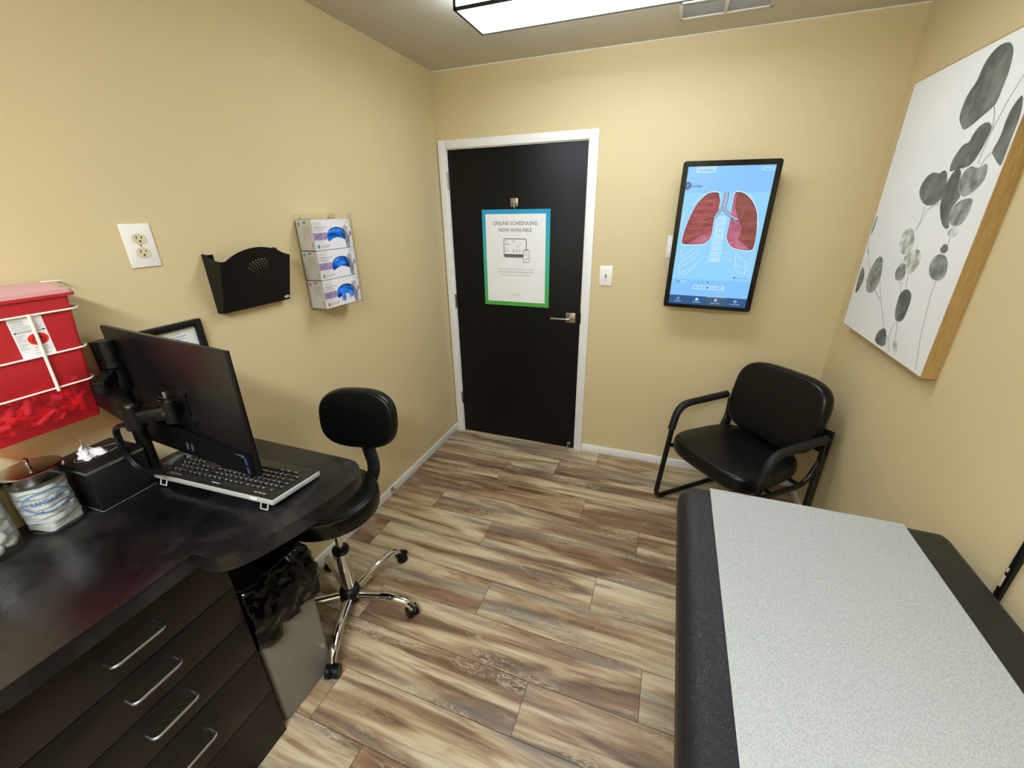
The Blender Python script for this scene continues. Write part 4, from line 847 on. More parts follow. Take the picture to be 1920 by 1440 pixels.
# ================================================================== THINGS ON THE WORKTOP
STITCH = mat('white_stitching', '#b9b7b2', .7); LEATHER = mat('black_leatherette', '#121113', .42, bump=(220, .15, .0006))
def tissue_box():
    t = tag(empty('tissue_box', (.0755, -2.182, ZC), rz=.04), 'black leatherette tissue box cover with white stitching beside the bandages jar', 'tissue box'); s_, h_ = .138, .137
    def body(b):
        b.box((0, 0, h_/2), (s_, s_, h_), bev=.003)
    part('cover', t, LEATHER, body)
    def st(b, zz):
        hs = s_/2+.0006
        for z in zz:
            for a, c in (((-hs, -hs), (hs, -hs)), ((hs, -hs), (hs, hs)), ((-hs, hs), (-hs, -hs))):
                n_ = 34
                for k in range(n_):
                    p = [a[i]+(c[i]-a[i])*(k+.15)/n_ for i in (0, 1)]; q = [a[i]+(c[i]-a[i])*(k+.8)/n_ for i in (0, 1)]
                    b.tube([(*p, z), (*q, z)], .0005, seg=5)
    def slot_st(b):
        n_ = 46
        for k in range(n_):
            f = lambda t_: (.026*math.cos(t_), .052*math.sin(t_), h_+.0006); b.tube([f(2*PI*k/n_), f(2*PI*(k+.65)/n_)], .0007, seg=5)
    part('base_stitching', t, STITCH, lambda b: st(b, [.0035])); part('rim_stitching', t, STITCH, lambda b: st(b, [h_-.012, h_-.0165])); part('slot_stitching', t, STITCH, slot_st)
    g = G((0, 0, h_), (1, 0, 0), (0, 1, 0), (0, 0, 1), .0004); g.ell(0, 0, .022, .048, DARK, 1); g.build('slot', DARK, t, fixn=False)
    # tissue
    b = B(); from mathutils import noise
    nu, nv = 26, 14; vs_ = []
    for i in range(nu):
        row = []
        for j in range(nv):
            u = i/(nu-1); v = j/(nv-1); a = (u-.5)*1.0
            peak = max(0, 1-abs(u-.42)*2.1)
            z = ZC+h_-.004 + v*(.018+.040*peak)
            y = -2.190 + a*.072*(1-.55*v) - .010*v; x = .072 + .016*math.sin(u*7.5)*(1-.5*v) - .004*v + .008*noise.noise(Vector((u*5, v*4, 1)))
            row.append(b.bm.verts.new((x, y, z + .006*noise.noise(Vector((u*6, v*5, 3))))))
        vs_.append(row)
    for i in range(nu-1):
        for j in range(nv-1): f = b.bm.faces.new((vs_[i][j], vs_[i+1][j], vs_[i+1][j+1], vs_[i][j+1])); f.smooth = True
    # flap falling over the slot edge
    vs_ = []
    for i in range(14):
        row = []
        for j in range(9):
            u, v = i/13, j/8; row.append(b.bm.verts.new((.072+.028*v+.004*math.sin(u*9), -2.222+.052*u, ZC+h_+.020*(1-v)**1.5*(1-.4*u)+.002+.005*noise.noise(Vector((u*5, v*5, 8))))))
        vs_.append(row)
    for i in range(13):
        for j in range(8): f = b.bm.faces.new((vs_[i][j], vs_[i+1][j], vs_[i+1][j+1], vs_[i][j+1])); f.smooth = True
    o = b.build('tissue', mat('white_tissue', '#e6e3df', .9)); md = o.modifiers.new('thickness', 'SOLIDIFY'); md.thickness = .0006
    tag(o, 'white paper tissue sticking out of the black tissue box', 'tissue')
tissue_box()
JBLUE = mat('blue_jar_print', '#2f5fa8', .4); COTTON = mat('white_cotton', '#f0eee8', .95, bump=(90, .5, .003)); STEEL = mat('polished_steel_lid', '#aaa49e', .16, 1)
def jar(c, label, word, rz):
    t = tag(empty('glass_jar', (*c, ZC), rz=rz), label, 'jar', 'glass jars of dressings on the worktop'); R_, h_ = .0555, .168
    part('glass_body', t, GLASS, lambda b: b.lathe([(0, .001), (R_-.006, .001), (R_-.001, .005), (R_, .012), (R_, h_-.012), (R_-.004, h_), (R_-.0065, h_), (R_-.003, h_-.013), (R_-.003, .014), (R_-.006, .009), (0, .008)], (0, 0, 0), seg=48), fixn=True)
    lid = part('lid', t, STEEL, lambda b: b.lathe([(R_+.0035, h_-.020), (R_+.004, h_-.019), (R_+.004, h_+.004), (R_+.002, h_+.006), (R_-.004, h_+.007), (0, h_+.011)], (0, 0, 0), seg=48))
    part('lid_knob', lid, STEEL, lambda b: b.lathe([(.003, 0), (.003, .004), (.0055, .006), (.003, .009), (.004, .014), (.006, .017), (.0055, .021), (0, .023)], (0, 0, h_+.0105), seg=20))
    if word:   # oval label printed round the glass
        gb = B(); i = gb.mi(JBLUE); Rr = R_+.0004
        def wrap(u, v, d=0): a = u/Rr; return Vector(((Rr+d)*math.cos(a), (Rr+d)*math.sin(a), v))
        def oval(a_, b_, wd, zc=.097, a0=0, a1=2*PI, n=72):
            o_ = [gb.bm.verts.new(wrap(a_*math.cos(a0+(a1-a0)*k/n), zc+b_*math.sin(a0+(a1-a0)*k/n))) for k in range(n+1)]; q_ = [gb.bm.verts.new(wrap((a_-wd)*math.cos(a0+(a1-a0)*k/n), zc+(b_-wd)*math.sin(a0+(a1-a0)*k/n))) for k in range(n+1)]
            for k in range(n): f = gb.bm.faces.new((o_[k], o_[k+1], q_[k+1], q_[k])); f.material_index = i
        oval(.0490, .0295, .0020); oval(.0452, .0260, .0008)
        for q in (-.018, .018): oval_c = [gb.bm.verts.new(wrap(q+.003*math.cos(2*PI*k/12),   .0705+abs(q)*.1+.003*math.sin(2*PI*k/12), .0001)) for k in range(12)]; f = gb.bm.faces.new(oval_c); f.material_index = i
        cu = bpy.data.curves.new('t', 'FONT'); cu.body = word; cu.align_x = 'CENTER'; cu.size = .0108/.7; cu.resolution_u = 2; cu.space_character = 1.15
        cu.offset = .0003
        ob = bpy.data.objects.new('t', cu); COL.objects.link(ob); me = bpy.data.meshes.new_from_object(ob.evaluated_get(bpy.context.evaluated_depsgraph_get())); bpy.data.objects.remove(ob)
        xs = [q.co.x for q in me.vertices]; kx = .064/(max(xs)-min(xs)); vv = [gb.bm.verts.new(wrap(q.co.x*kx, .0930+q.co.y, .0001)) for q in me.vertices]
        for p in me.polygons:
            try: f = gb.bm.faces.new([vv[j] for j in p.vertices]); f.material_index = i
            except ValueError: pass
        gb.build('printed_label', JBLUE, t, fixn=False)
    return t
JC = (.085, -2.315)
jar(JC, 'round glass jar marked BANDAGES with steel lid, full of folded gauze', 'BANDAGES', -.22)
JC2 = (.0785, -2.4365)
jar(JC2, 'round glass jar of cotton balls at the left picture edge', None, 0)
r_ = random.Random(9); proto = None; zz = ZC+.0095
for k in range(16):
    th = .0028 if k < 9 else .0125; s_ = .074 if k < 9 else .086
    b = B()
    from mathutils import noise
    b2 = bmesh.new(); bmesh.ops.create_grid(b2, x_segments=14, y_segments=14, size=s_/2)
    top = []
    for v_ in b2.verts:
        rr_ = v_.co.length; 
        if rr_ > .0495: v_.co.xy *= .0495/rr_
        v_.co.z = (.0003 if k < 9 else .0040)*noise.noise(Vector((v_.co.x*60, v_.co.y*60, k*3.1)))
    ex = bmesh.ops.extrude_face_region(b2, geom=b2.faces[:]); bmesh.ops.translate(b2, vec=(0, 0, th*.78), verts=[q for q in ex['geom'] if isinstance(q, bmesh.types.BMVert)])
    b._merge(b2, COTTON, None, k >= 9); o = b.build('gauze_pad', COTTON)
    o.location = (JC[0]+r_.uniform(-.002, .002), JC[1]+r_.uniform(-.002, .002), zz); o.rotation_euler = (0, 0, r_.uniform(-.12, .12) + (.3 if k < 9 else .3+.35*(k % 2))); zz += th*(1.0 if k < 9 else 1.02)+.0003 if k < 9 else th*1.12
    tag(o, 'folded white gauze pad in the stack inside the BANDAGES jar' , 'gauze', 'gauze pads inside the bandages jar')
cb = bmesh.new(); bmesh.ops.create_icosphere(cb, subdivisions=3, radius=.0155)
for v_ in cb.verts: v_.co *= 1+.16*noise.noise(v_.co*110)
me = bpy.data.meshes.new('cotton_ball'); cb.to_mesh(me); cb.free(); me.materials.append(COTTON)
for p in me.polygons: p.use_smooth = True
for lay in range(6):
    for k in range(8):
        if k < 6: a = k*PI/3+lay*.52; rr_ = .0335
        else: a = k*PI+lay; rr_ = .010
        o = bpy.data.objects.new('cotton_ball', me); COL.objects.link(o); o.location = (JC2[0]+rr_*math.cos(a), JC2[1]+rr_*math.sin(a), ZC+.026+lay*.0225+(.006 if k > 5 else 0)); o.rotation_euler = (r_.random()*6, r_.random()*6, 0)
        tag(o, 'white cotton ball in the glass jar at the left picture edge', 'cotton ball', 'cotton balls in the jar')

# monitor arm and monitor
def arm():
    px, py = .108, -2.088; t = tag(empty('monitor_arm', (px, py, ZC)), 'black jointed monitor arm on a post standing on the worktop', 'monitor arm'); Zz = lambda z: z-ZC
    part('base', t, BLKGL, lambda b: (b.cyl((0, 0, 0), (0, 0, .03), .0235), b.box((0, .035, .012), (.050, .06, .024), bev=.006)))
    part('post', t, BLKPL, lambda b: b.cyl((0, 0, .01), (0, 0, Zz(1.325)), .0175))
    part('post_cap', t, BLKPL, lambda b: (b.cyl((0, 0, Zz(1.32)), (0, 0, Zz(1.368)), .0215), b.cyl((0, 0, Zz(1.295)), (0, 0, Zz(1.31)), .0225)))
    ex, ey, ez = .245-px, -2.150-py, 1.200
    jx, jy, jz = .155-px, -2.152-py, 1.262
    def link(b, p0, p1, wd, hg):
        d = p1-p0; b.box((p0+p1)/2, (d.length+.014, wd, hg), bev=.004, M=d.to_track_quat('X', 'Z').to_matrix().to_4x4())
    part('collar', t, BLKPL, lambda b: b.cyl((0, 0, Zz(1.225)), (0, 0, Zz(1.290)), .0255))
    part('shoulder_link', t, BLKPL, lambda b: link(b, Vector((.004, -.010, Zz(1.280))), Vector((jx, jy, Zz(jz+.006))), .032, .028))
    part('shoulder_joint', t, BLKPL, lambda b: (b.cyl((jx, jy, Zz(1.222)), (jx, jy, Zz(1.272)), .0185), b.cyl((jx, jy, Zz(1.272)), (jx, jy, Zz(1.276)), .008, NICKEL)))
    part('lower_arm', t, BLKPL, lambda b: link(b, Vector((jx, jy, Zz(1.236))), Vector((ex, ey, Zz(ez))), .036, .042))
    part('elbow', t, BLKPL, lambda b: (b.cyl((ex, ey, Zz(1.160)), (ex, ey, Zz(1.222)), .022), b.cyl((ex, ey, Zz(1.222)), (ex, ey, Zz(1.226)), .010, NICKEL)))
    mx, my, mz = .285-px, -2.071-py, 1.195
    def fore(b):
        p0 = Vector((ex, ey, Zz(1.19))); p1 = Vector((mx+.03, my-.03, Zz(mz))); d = p1-p0; M_ = d.to_track_quat('X', 'Z').to_matrix().to_4x4()
        b.box((p0+p1)/2, (d.length+.01, .030, .036), bev=.005, M=M_); b.cyl((mx+.03, my-.03, Zz(mz-.03)), (mx+.03, my-.03, Zz(mz+.03)), .016); b.cyl((mx+.03, my-.046, Zz(mz)), (mx+.03, my-.05, Zz(mz)), .006, NICKEL)
    part('upper_arm', t, BLKPL, fore)
    part('tilt_head', t, BLKMET, lambda b: (b.box((mx, my-.006, Zz(mz)), (.04, .024, .05), bev=.004), b.cyl((mx-.03, my-.012, Zz(mz+.02)), (mx+.02, my-.012, Zz(mz+.02)), .008, CHROME), b.cyl((mx+.012, my-.02, Zz(mz+.036)), (mx+.012, my-.02, Zz(mz+.052)), .006, CHROME)))
    def vesa(b):
        for a in (PI/4, -PI/4): b.box((mx, my+.006, Zz(mz)), (.150, .004, .022), M=Matrix.Rotation(a, 4, 'Y'), bev=.001)
        b.box((mx, my+.0055, Zz(mz)), (.09, .005, .09), bev=.001)
    part('mounting_plate', t, BLKMET, vesa)
    # bundle of cables looping below the elbow
    for k in range(4):
        o_ = (k % 2)*.0055; q_ = (k//2)*.0055
        pts = fillet([(ex-.03, ey-.01+o_, Zz(1.165)+q_), (ex-.092+o_, ey-.012+q_, Zz(1.15)), (ex-.105+o_, ey-.008+q_, Zz(1.055)), (ex-.06, ey-.004+o_, Zz(1.005)+q_), (ex+.02, ey+.010+o_, Zz(1.015)+q_), (ex+.06, ey+.05, Zz(1.05)+q_)], .05, 8)
        b = B(); b.tube(pts, .0044, BLKPL, seg=10); b.build('cable', BLKPL, t)
arm()
def monitor():
    a, ti, ro = -.053, -.008, .031; w_, h_ = .524, .357
    wv = Vector((math.cos(a), math.sin(a), 0)); nn = Vector((math.sin(a), -math.cos(a), 0)); d = Vector((0, 0, -1))*math.cos(ti)+nn*math.sin(ti)
    w2 = wv*math.cos(ro)+d*math.sin(ro); d2 = d*math.cos(ro)-wv*math.sin(ro); X = w2.normalized(); Z_ = (-d2).normalized(); Y = Z_.cross(X)
    c = Vector((.030, -2.0485, 1.3937)) + w2*w_/2 + d2*h_/2
    t = empty('computer_monitor'); t.matrix_world = Matrix.Translation(c) @ Matrix((X, Y, Z_)).transposed().to_4x4()
    tag(t, 'black flat all-in-one monitor seen from behind, on a jointed arm', 'monitor')
    BK = mat('matt_black_monitor_shell', '#151314', .32, bump=(400, .1, .0003))
    def hs(b): b.box((0, .005, 0), (w_, .010, h_), bev=.002)
    part('back_shell', t, BK, hs)
    part('front_bezel', t, BLKGL, lambda b: b.box((0, .0125, 0), (w_-.003, .004, h_-.003), bev=.001))
    part('screen_glass', t, mat('dark_screen_glass', '#0a0c10', .08), lambda b: b.box((0, .0148, .008), (w_-.02, .0012, h_-.04)))
    part('lower_housing', t, BLKPL, lambda b: b.prism([(-w_/2+.01, -h_/2+.004), (w_/2-.006, -h_/2+.004), (w_/2-.006, -h_/2+.072), (w_/2-.125, -h_/2+.078), (w_/2-.165, -h_/2+.085), (-w_/2+.01, -h_/2+.085)], (0, .001, 0), (1, 0, 0), (0, 0, 1), (0, -1, 0), .011))
    g = G((0, -.0102, 0), (1, 0, 0), (0, 0, 1), (0, -1, 0), .0003); LM = mat('grey_logo_metal', '#a5a5a7', .3, .8)
    for x in (-.015, .007): g.poly([(x-.001, -h_/2+.022), (x+.010, -h_/2+.022), (x+.015, -h_/2+.046), (x+.004, -h_/2+.046)], LM, 1)
    g.build('logo', None, t, fixn=False)
    def port(b, z): b.box((w_/2-.019, -.0105, z), (.007, .0015, .020), mat('port_metal', '#8d93a0', .3, .9)); b.box((w_/2-.0185, -.0112, z), (.003, .001, .014), mat('blue_port_tongue', '#2d5fd0', .4))
    for z in (-h_/2+.022, -h_/2+.05): part('usb_port', t, None, lambda b: port(b, z))
    part('port_arrow', t, LM, lambda b: b.prism([(w_/2-.058, -h_/2+.066), (w_/2-.02, -h_/2+.060), (w_/2-.024, -h_/2+.068)], (0, -.0098, 0), (1, 0, 0), (0, 0, 1), (0, -1, 0), .0008))
    part('io_recess', t, BLKGL, lambda b: b.box((-.10, -.002, -.085), (.17, .004, .018), bev=.001))
monitor()

def keyboard():
    # local: x along length from the left corner near the camera, y away from the camera, surface slopes down away from camera
    L_, D_ = .452, .176; P0 = Vector((.142, -2.112, ZC+.040)); rz = .049; tilt = -math.radians(6.5)
    t = empty('keyboard', P0, rz=rz, rx=tilt); t.rotation_mode = 'XYZ'
    tag(t, 'black keyboard with silver edge standing on fold-out feet in front of the monitor', 'keyboard')
    KG = mat('keyboard_silver_edge', '#a4a5a1', .4); KD = mat('keyboard_deck_black', '#1f1d1b', .32); KC = mat('key_black', '#161514', .3); KL = mat('key_legend', '#b4b4ae', .5)
    part('base', t, KG, lambda b: (b.box((L_/2, D_/2, -.0095), (L_, D_, .0165), bev=.004, seg=3)))
    part('deck', t, KD, lambda b: b.box((L_/2, D_/2, -.0005), (L_-.006, D_-.004, .004), bev=.0015))
    for x in (.035, L_-.035):
        part('fold_out_foot', t, mat('translucent_foot', '#b4b4ac', .35), lambda b: (b.tube([(x-.012, .006, -.014), (x-.012, .000, -.034), (x+.012, .000, -.034), (x+.012, .006, -.014)], .0022, seg=8)))
        part('foot_pad', t, mat('pale_foot_pad', '#c9cac6', .4), lambda b: b.box((x-.004 if x < .2 else x-.03, -.0015, -.006), (.026, .004, .009), bev=.001))
    g = G((0, 0, .0016), (-1, 0, 0), (0, -1, 0), (0, 0, 1), .0002)
    for x in (.060, .075, .090, L_-.075, L_-.060, L_-.045): g.rect(-x-.005, -.018, -x+.005, -.014, KL)
    g.rect(-.245, -.018, -.215, -.014, KL); 
    for x in (.062, .077, .092, L_-.073, L_-.058): g.ell(-x, -.0235, .0012, .0012, KL, n=8)
    g.build('deck_print', None, t, fixn=False)
    # keys: seen from behind, the typist's right is at low x
    meshes = {}
    def key_mesh(wd):
        k_ = round(wd, 4)
        if k_ not in meshes:
            b = B(); s_ = wd-.0022
            b2 = bmesh.new(); bmesh.ops.create_cube(b2, size=1); bmesh.ops.scale(b2, vec=(s_, .0155, .0045), verts=b2.verts)
            for v_ in b2.verts:
                if v_.co.z > 0: v_.co.x *= (s_-.003)/s_; v_.co.y *= .82
            bmesh.ops.bevel(b2, geom=b2.edges[:], offset=.0006, segments=1, affect='EDGES'); b._merge(b2, KC)
            q = G((0, 0, .0023), (-1, 0, 0), (0, -1, 0), (0, 0, 1), .0001); q.bm.free(); q.bm = b.bm; q.mats = b.mats
            if s_ < .018: q.rect(-.0035, .0, .0008, .0036, KL)
            elif s_ < .05: q.rect(-s_/2+.004, .0, -s_/2+.013, .002, KL)
            me = bpy.data.meshes.new('key'); b.bm.to_mesh(me); b.bm.free()
            for x in b.mats: me.materials.append(x)
            meshes[k_] = me
        return meshes[k_]
    U_ = .0185; cnt = 0
    rows = [  # y from the near (function) row to the far (space) row; widths in key units, numbers are gaps when negative
        (.036, [1, 1, 1, 1, -.25, 1, 1, 1, -.25, 1, 1, 1, 1, -.35, 1, 1, 1, 1, -.35, 1, 1, 1, 1, -.6, 1]),
        (.057, [1, 1, 1, 1, -.25, 1, 1, 1, -.25, 2, 1, 1, 1, 1, 1, 1, 1, 1, 1, 1, 1, 1, 1]),
        (.076, [1, 1, 1, 1, -.25, 1, 1, 1, -.25, 1.5, 1, 1, 1, 1, 1, 1, 1, 1, 1, 1, 1, 1, 1.5]),
        (.095, [1, 1, 1, 1, -.25, -3, -.25, 2.25, 1, 1, 1, 1, 1, 1, 1, 1, 1, 1, 1, 1.75]),
        (.114, [1, 1, 1, 1, -.25, -1, 1, -1, -.25, 2.75, 1, 1, 1, 1, 1, 1, 1, 1, 1, 1, 2.25]),
        (.135, [1, 1, 2, -.25, 1, 1, 1, -.25, 1.5, 1.25, 1.25, 5.5, 1.5, 1.25, 1.5])]
    tot = 22.5; x00 = (L_ - tot*U_)/2; extra = []
    for y, ws in rows:
        x = x00
        for w_ in ws:
            if w_ > 0:
                me = key_mesh(w_*U_); loc = (x + w_*U_/2, y, .0036)
                if cnt < 99: o = bpy.data.objects.new('key', me); COL.objects.link(o); o.parent = t; o.location = loc
                else: extra.append((me, loc))
                cnt += 1
            x += abs(w_)*U_
    if extra:
        bm = bmesh.new()
        for me, loc in extra:
            t2 = bmesh.new(); t2.from_mesh(me); bmesh.ops.translate(t2, vec=loc, verts=t2.verts); m2 = bpy.data.meshes.new('k'); t2.to_mesh(m2); bm.from_mesh(m2); t2.free()
        me = bpy.data.meshes.new('keys'); bm.to_mesh(me)
        for x in (KC, KL): me.materials.append(x)
        o = bpy.data.objects.new('keys', me); COL.objects.link(o); o.parent = t; o['kind'] = 'stuff'
keyboard()

mo = tag(empty('computer_mouse', (.112, -2.012, ZC), rz=1.45), 'dark grey computer mouse lying between the arm post and the keyboard', 'mouse')
MG = mat('grey_mouse_shell', '#4c4d50', .3)
def ms(b):
    b2 = bmesh.new(); bmesh.ops.create_uvsphere(b2, u_segments=28, v_segments=16, radius=1)
    for v in b2.verts: v.co = Vector((v.co.x*.052, v.co.y*(.030-.004*v.co.x), max(v.co.z, 0)*.036*(1-.25*v.co.x)))
    b._merge(b2, MG, None, True)
part('shell', mo, MG, ms)
part('scroll_wheel', mo, RUBBER, lambda b: b.cyl((.030, -.004, .026), (.030, .004, .026), .008, seg=18))

# ================================================================== STOOL
def stool():
    cx, cy = .329, -1.686; t = tag(empty('rolling_stool', (cx, cy, 0)), 'black vinyl rolling stool with backrest and chrome five-star base', 'stool')
    zs = .64
    def seat(b):
        b.lathe([(0, zs-.085), (.12, zs-.085), (.184, zs-.084), (.192, zs-.078), (.195, zs-.060), (.195, zs-.026), (.190, zs-.010), (.184, zs-.004), (.180, zs-.0035), (.177, zs-.0045), (.172, zs-.002), (.15, zs+.003), (.10, zs+.006), (0, zs+.007)], (0, 0, 0), seg=56)
        for v in b.bm.verts: v.co.x *= 1.0
    s_ = part('seat', t, VINYL, seat)
    part('seat_seam', s_, mat('seam_thread', '#26262a', .5), lambda b: [b.tube([(.13*math.cos(a0)+.02*q, .13*math.sin(a0)+.0, zs+.006) if False else ((-.10+.05*0)+q*0, 0, 0) for q in (0, 1)], .001) for a0 in ()] or b.tube([(x, -.060-.10*(1-(x/.17)**2)*.35, zs+.0062-.004*(x/.15)**4) for x in [(-.15+.3*k/20) for k in range(21)]], .0011, seg=6))
    def mech(b): b.box((0, 0, zs-.094), (.16, .12, .018), bev=.004); b.cyl((0, 0, zs-.13), (0, 0, zs-.09), .024)
    part('seat_plate', t, BLKMET, mech)
    part('gas_cylinder', t, CHROME, lambda b: (b.cyl((0, 0, .33), (0, 0, zs-.1), .0145)))
    part('cylinder_sleeve', t, CHROME, lambda b: b.cyl((0, 0, .115), (0, 0, .338), .0275))
    part('sleeve_collar', t, BLKPL, lambda b: b.lathe([(.027, .328), (.035, .331), (.035, .347), (.025, .354), (.014, .354)], (0, 0, 0), seg=28))
    part('hub', t, BLKPL, lambda b: b.lathe([(.0, .048), (.034, .048), (.045, .058), (.048, .085), (.045, .106), (.038, .122), (.028, .128)], (0, 0, 0), seg=32))
    for k in range(5):
        a = math.radians(81 - 72*k); ca, sa = math.cos(a), math.sin(a)
        pts = fillet([(.030*ca, .030*sa, .082), (.190*ca, .190*sa, .106), (.276*ca, .276*sa, .088), (.300*ca, .300*sa, .058)], [.10, .035], 8)
        leg = part('leg', t, CHROME, lambda b: b.tube(pts, [.0200 - .005*(i/len(pts))**2 for i in range(len(pts))], seg=20, flat=(1, 1)))
        ph = [.9, 2.6, -1.2, 2.2, 0.4][k]; dx_, dy_ = math.cos(ph), math.sin(ph); C_ = Vector((.300*ca, .300*sa, 0)); W_ = C_ + Vector((dx_, dy_, 0))*.014
        n_ = Vector((-dy_, dx_, 0))
        def cast(b):
            for s2 in (-1, 1):
                b.cyl(W_ + n_*s2*.006 + Vector((0, 0, .027)), W_ + n_*s2*.024 + Vector((0, 0, .027)), .026, BLKPL, seg=24); b.cyl(W_ + n_*s2*.022 + Vector((0, 0, .027)), W_ + n_*s2*.0255 + Vector((0, 0, .027)), .017, BLKGL, seg=20)
            b.box(W_ + Vector((0, 0, .038)), (.034, .012, .034), BLKPL, bev=.004, M=Matrix.Rotation(ph, 4, 'Z')); b.cyl(C_ + Vector((0, 0, .042)), C_ + Vector((0, 0, .066)), .0105, BLKPL, seg=16)
            hood = [W_ + Vector((dx_*.029*math.cos(q), dy_*.029*math.cos(q), .027+.029*math.sin(q))) for q in [PI*.05+PI*.8*j/8 for j in range(9)]]
            b.tube(hood, .0115, BLKPL, seg=8, flat=(.25, 1))
        cs = part('caster', leg, BLKPL, cast)
    # backrest
    bx, by, bz = .372-cx, -1.487-cy, .886
    M = Matrix.Translation((bx, by, bz)) @ Matrix.Rotation(math.radians(12), 4, 'Z') @ Matrix.Rotation(math.radians(-7), 4, 'X')
    part('backrest', t, VINYL, lambda b: superpad(b, .334, .258, .062, M, n=2.8, bulge=.35, m=VINYL, edge=.10, curve=-.012))
    pp = [Vector((.02, .06, zs-.10)), Vector((.045, .165, zs-.095)), Vector((.058, .226, zs-.02)), Vector((.026, .232, zs+.10)), Vector((bx-.022, by+.038, bz-.05))]
    path = fillet(pp, [.03, .06, .08], 8)
    part('back_post', t, BLKMET, lambda b: b.tube(path, .014, seg=12, flat=(1, 1)))
    def bellows(b):
        L = len(path); i0 = 9
        sub = []
        for i in range(i0, L-1):
            for q in range(4): sub.append(path[i].lerp(path[i+1], q/4))
        # resample at equal steps
        out = [sub[0]]; acc = 0; st = .0032
        for p, q in zip(sub, sub[1:]):
            d = (q-p).length
            while acc + d >= st:
                p = p.lerp(q, (st-acc)/d); out.append(p); d = (q-p).length; acc = 0
            acc += d
        b.tube(out, [.0275 if j % 3 else .0235 for j in range(len(out))], seg=20)
    part('bellows_sleeve', t, mat('ribbed_black_rubber', '#111112', .45), bellows)
stool()

# ================================================================== GUEST CHAIR
def guest_chair():
    t = tag(empty('guest_armchair', (2.078, -.372, 0), rz=3.878), 'black vinyl guest armchair with tubular sled frame in the far right corner', 'chair')
    Wd = .294; ha = .632; TB = mat('satin_black_tube', '#0d0d0d', .28)
    def seat(b):
        # rounded trapezoid pad, domed
        M_ = Matrix.Translation((.165, 0, .435)) @ Matrix.Rotation(math.radians(90), 4, 'Z') @ Matrix.Rotation(math.radians(-90), 4, 'X')
        superpad(b, .560, .50, .092, M_, n=3.8, bulge=.18, m=VINYL, edge=.07)
        for v in b.bm.verts:
            k = (v.co.x+.085)/.50; v.co.y *= .86+.14*k; 
            if v.co.z < .43: v.co.z = .43-(.43-v.co.z)*.9
    part('seat', t, VINYL, seat)
    M = Matrix.Translation((-.082, .004, .683)) @ Matrix.Rotation(math.radians(-11), 4, 'Y') @ Matrix.Rotation(math.radians(90), 4, 'Z')
    part('backrest', t, VINYL, lambda b: superpad(b, .520, .410, .080, M, n=3.7, bulge=.12, m=VINYL, edge=.10, curve=-.02))
    for s_ in (-1, 1):
        y = s_*Wd
        pts = fillet([(.20, y, ha-.004), (.308, y, ha-.010), (.385, y, .018), (-.10, y, .018)], [.10, .05], 8)
        part('side_tube', t, TB, lambda b: b.tube(fillet([(-.05, y, ha), (.318, y, ha-.006), (.392, y, .016), (-.17, y, .016)], [.12, .055], 10), .0145, seg=16))
        part('armrest_pad', t, RUBBER, lambda b: b.tube(fillet([(-.055, y, ha+.004), (.305, y, ha-.001), (.352, y, ha-.200)], [.115], 10), [.0205]*12 + [.0195], seg=16, flat=(1.0, 1.15)) if False else b.tube(fillet([(-.055, y, ha+.004), (.306, y, ha-.001), (.340, y, ha-.150)], [.115], 10), .0205, seg=16))
        part('rear_upright', t, TB, lambda b: b.prism([(-.106, .012), (-.058, .012), (-.066, ha-.02), (-.114, ha-.02)], (0, y-s_*.012-.008, 0), (1, 0, 0), (0, 0, 1), (0, 1, 0), .016))
        part('seat_rail', t, TB, lambda b: b.tube(fillet([(.335, y-s_*.016, .378), (-.02, y-s_*.016, .375), (-.085, y-s_*.012, .52)], .07), .0125, seg=14))
        part('floor_glide', t, RUBBER, lambda b: (b.cyl((.345, y, 0), (.345, y, .006), .012), b.cyl((-.13, y, 0), (-.13, y, .006), .012)))
    part('back_bracket', t, TB, lambda b: [b.box((-.098, s_*.262, .60), (.012, .070, .13), bev=.003) for s_ in (-1, 1)])
    part('cross_bar', t, TB, lambda b: (b.tube([(.22, -Wd+.02, .385), (.22, Wd-.02, .385)], .011), b.tube([(.02, -Wd+.01, .38), (.02, Wd-.01, .38)], .011)))
guest_chair()

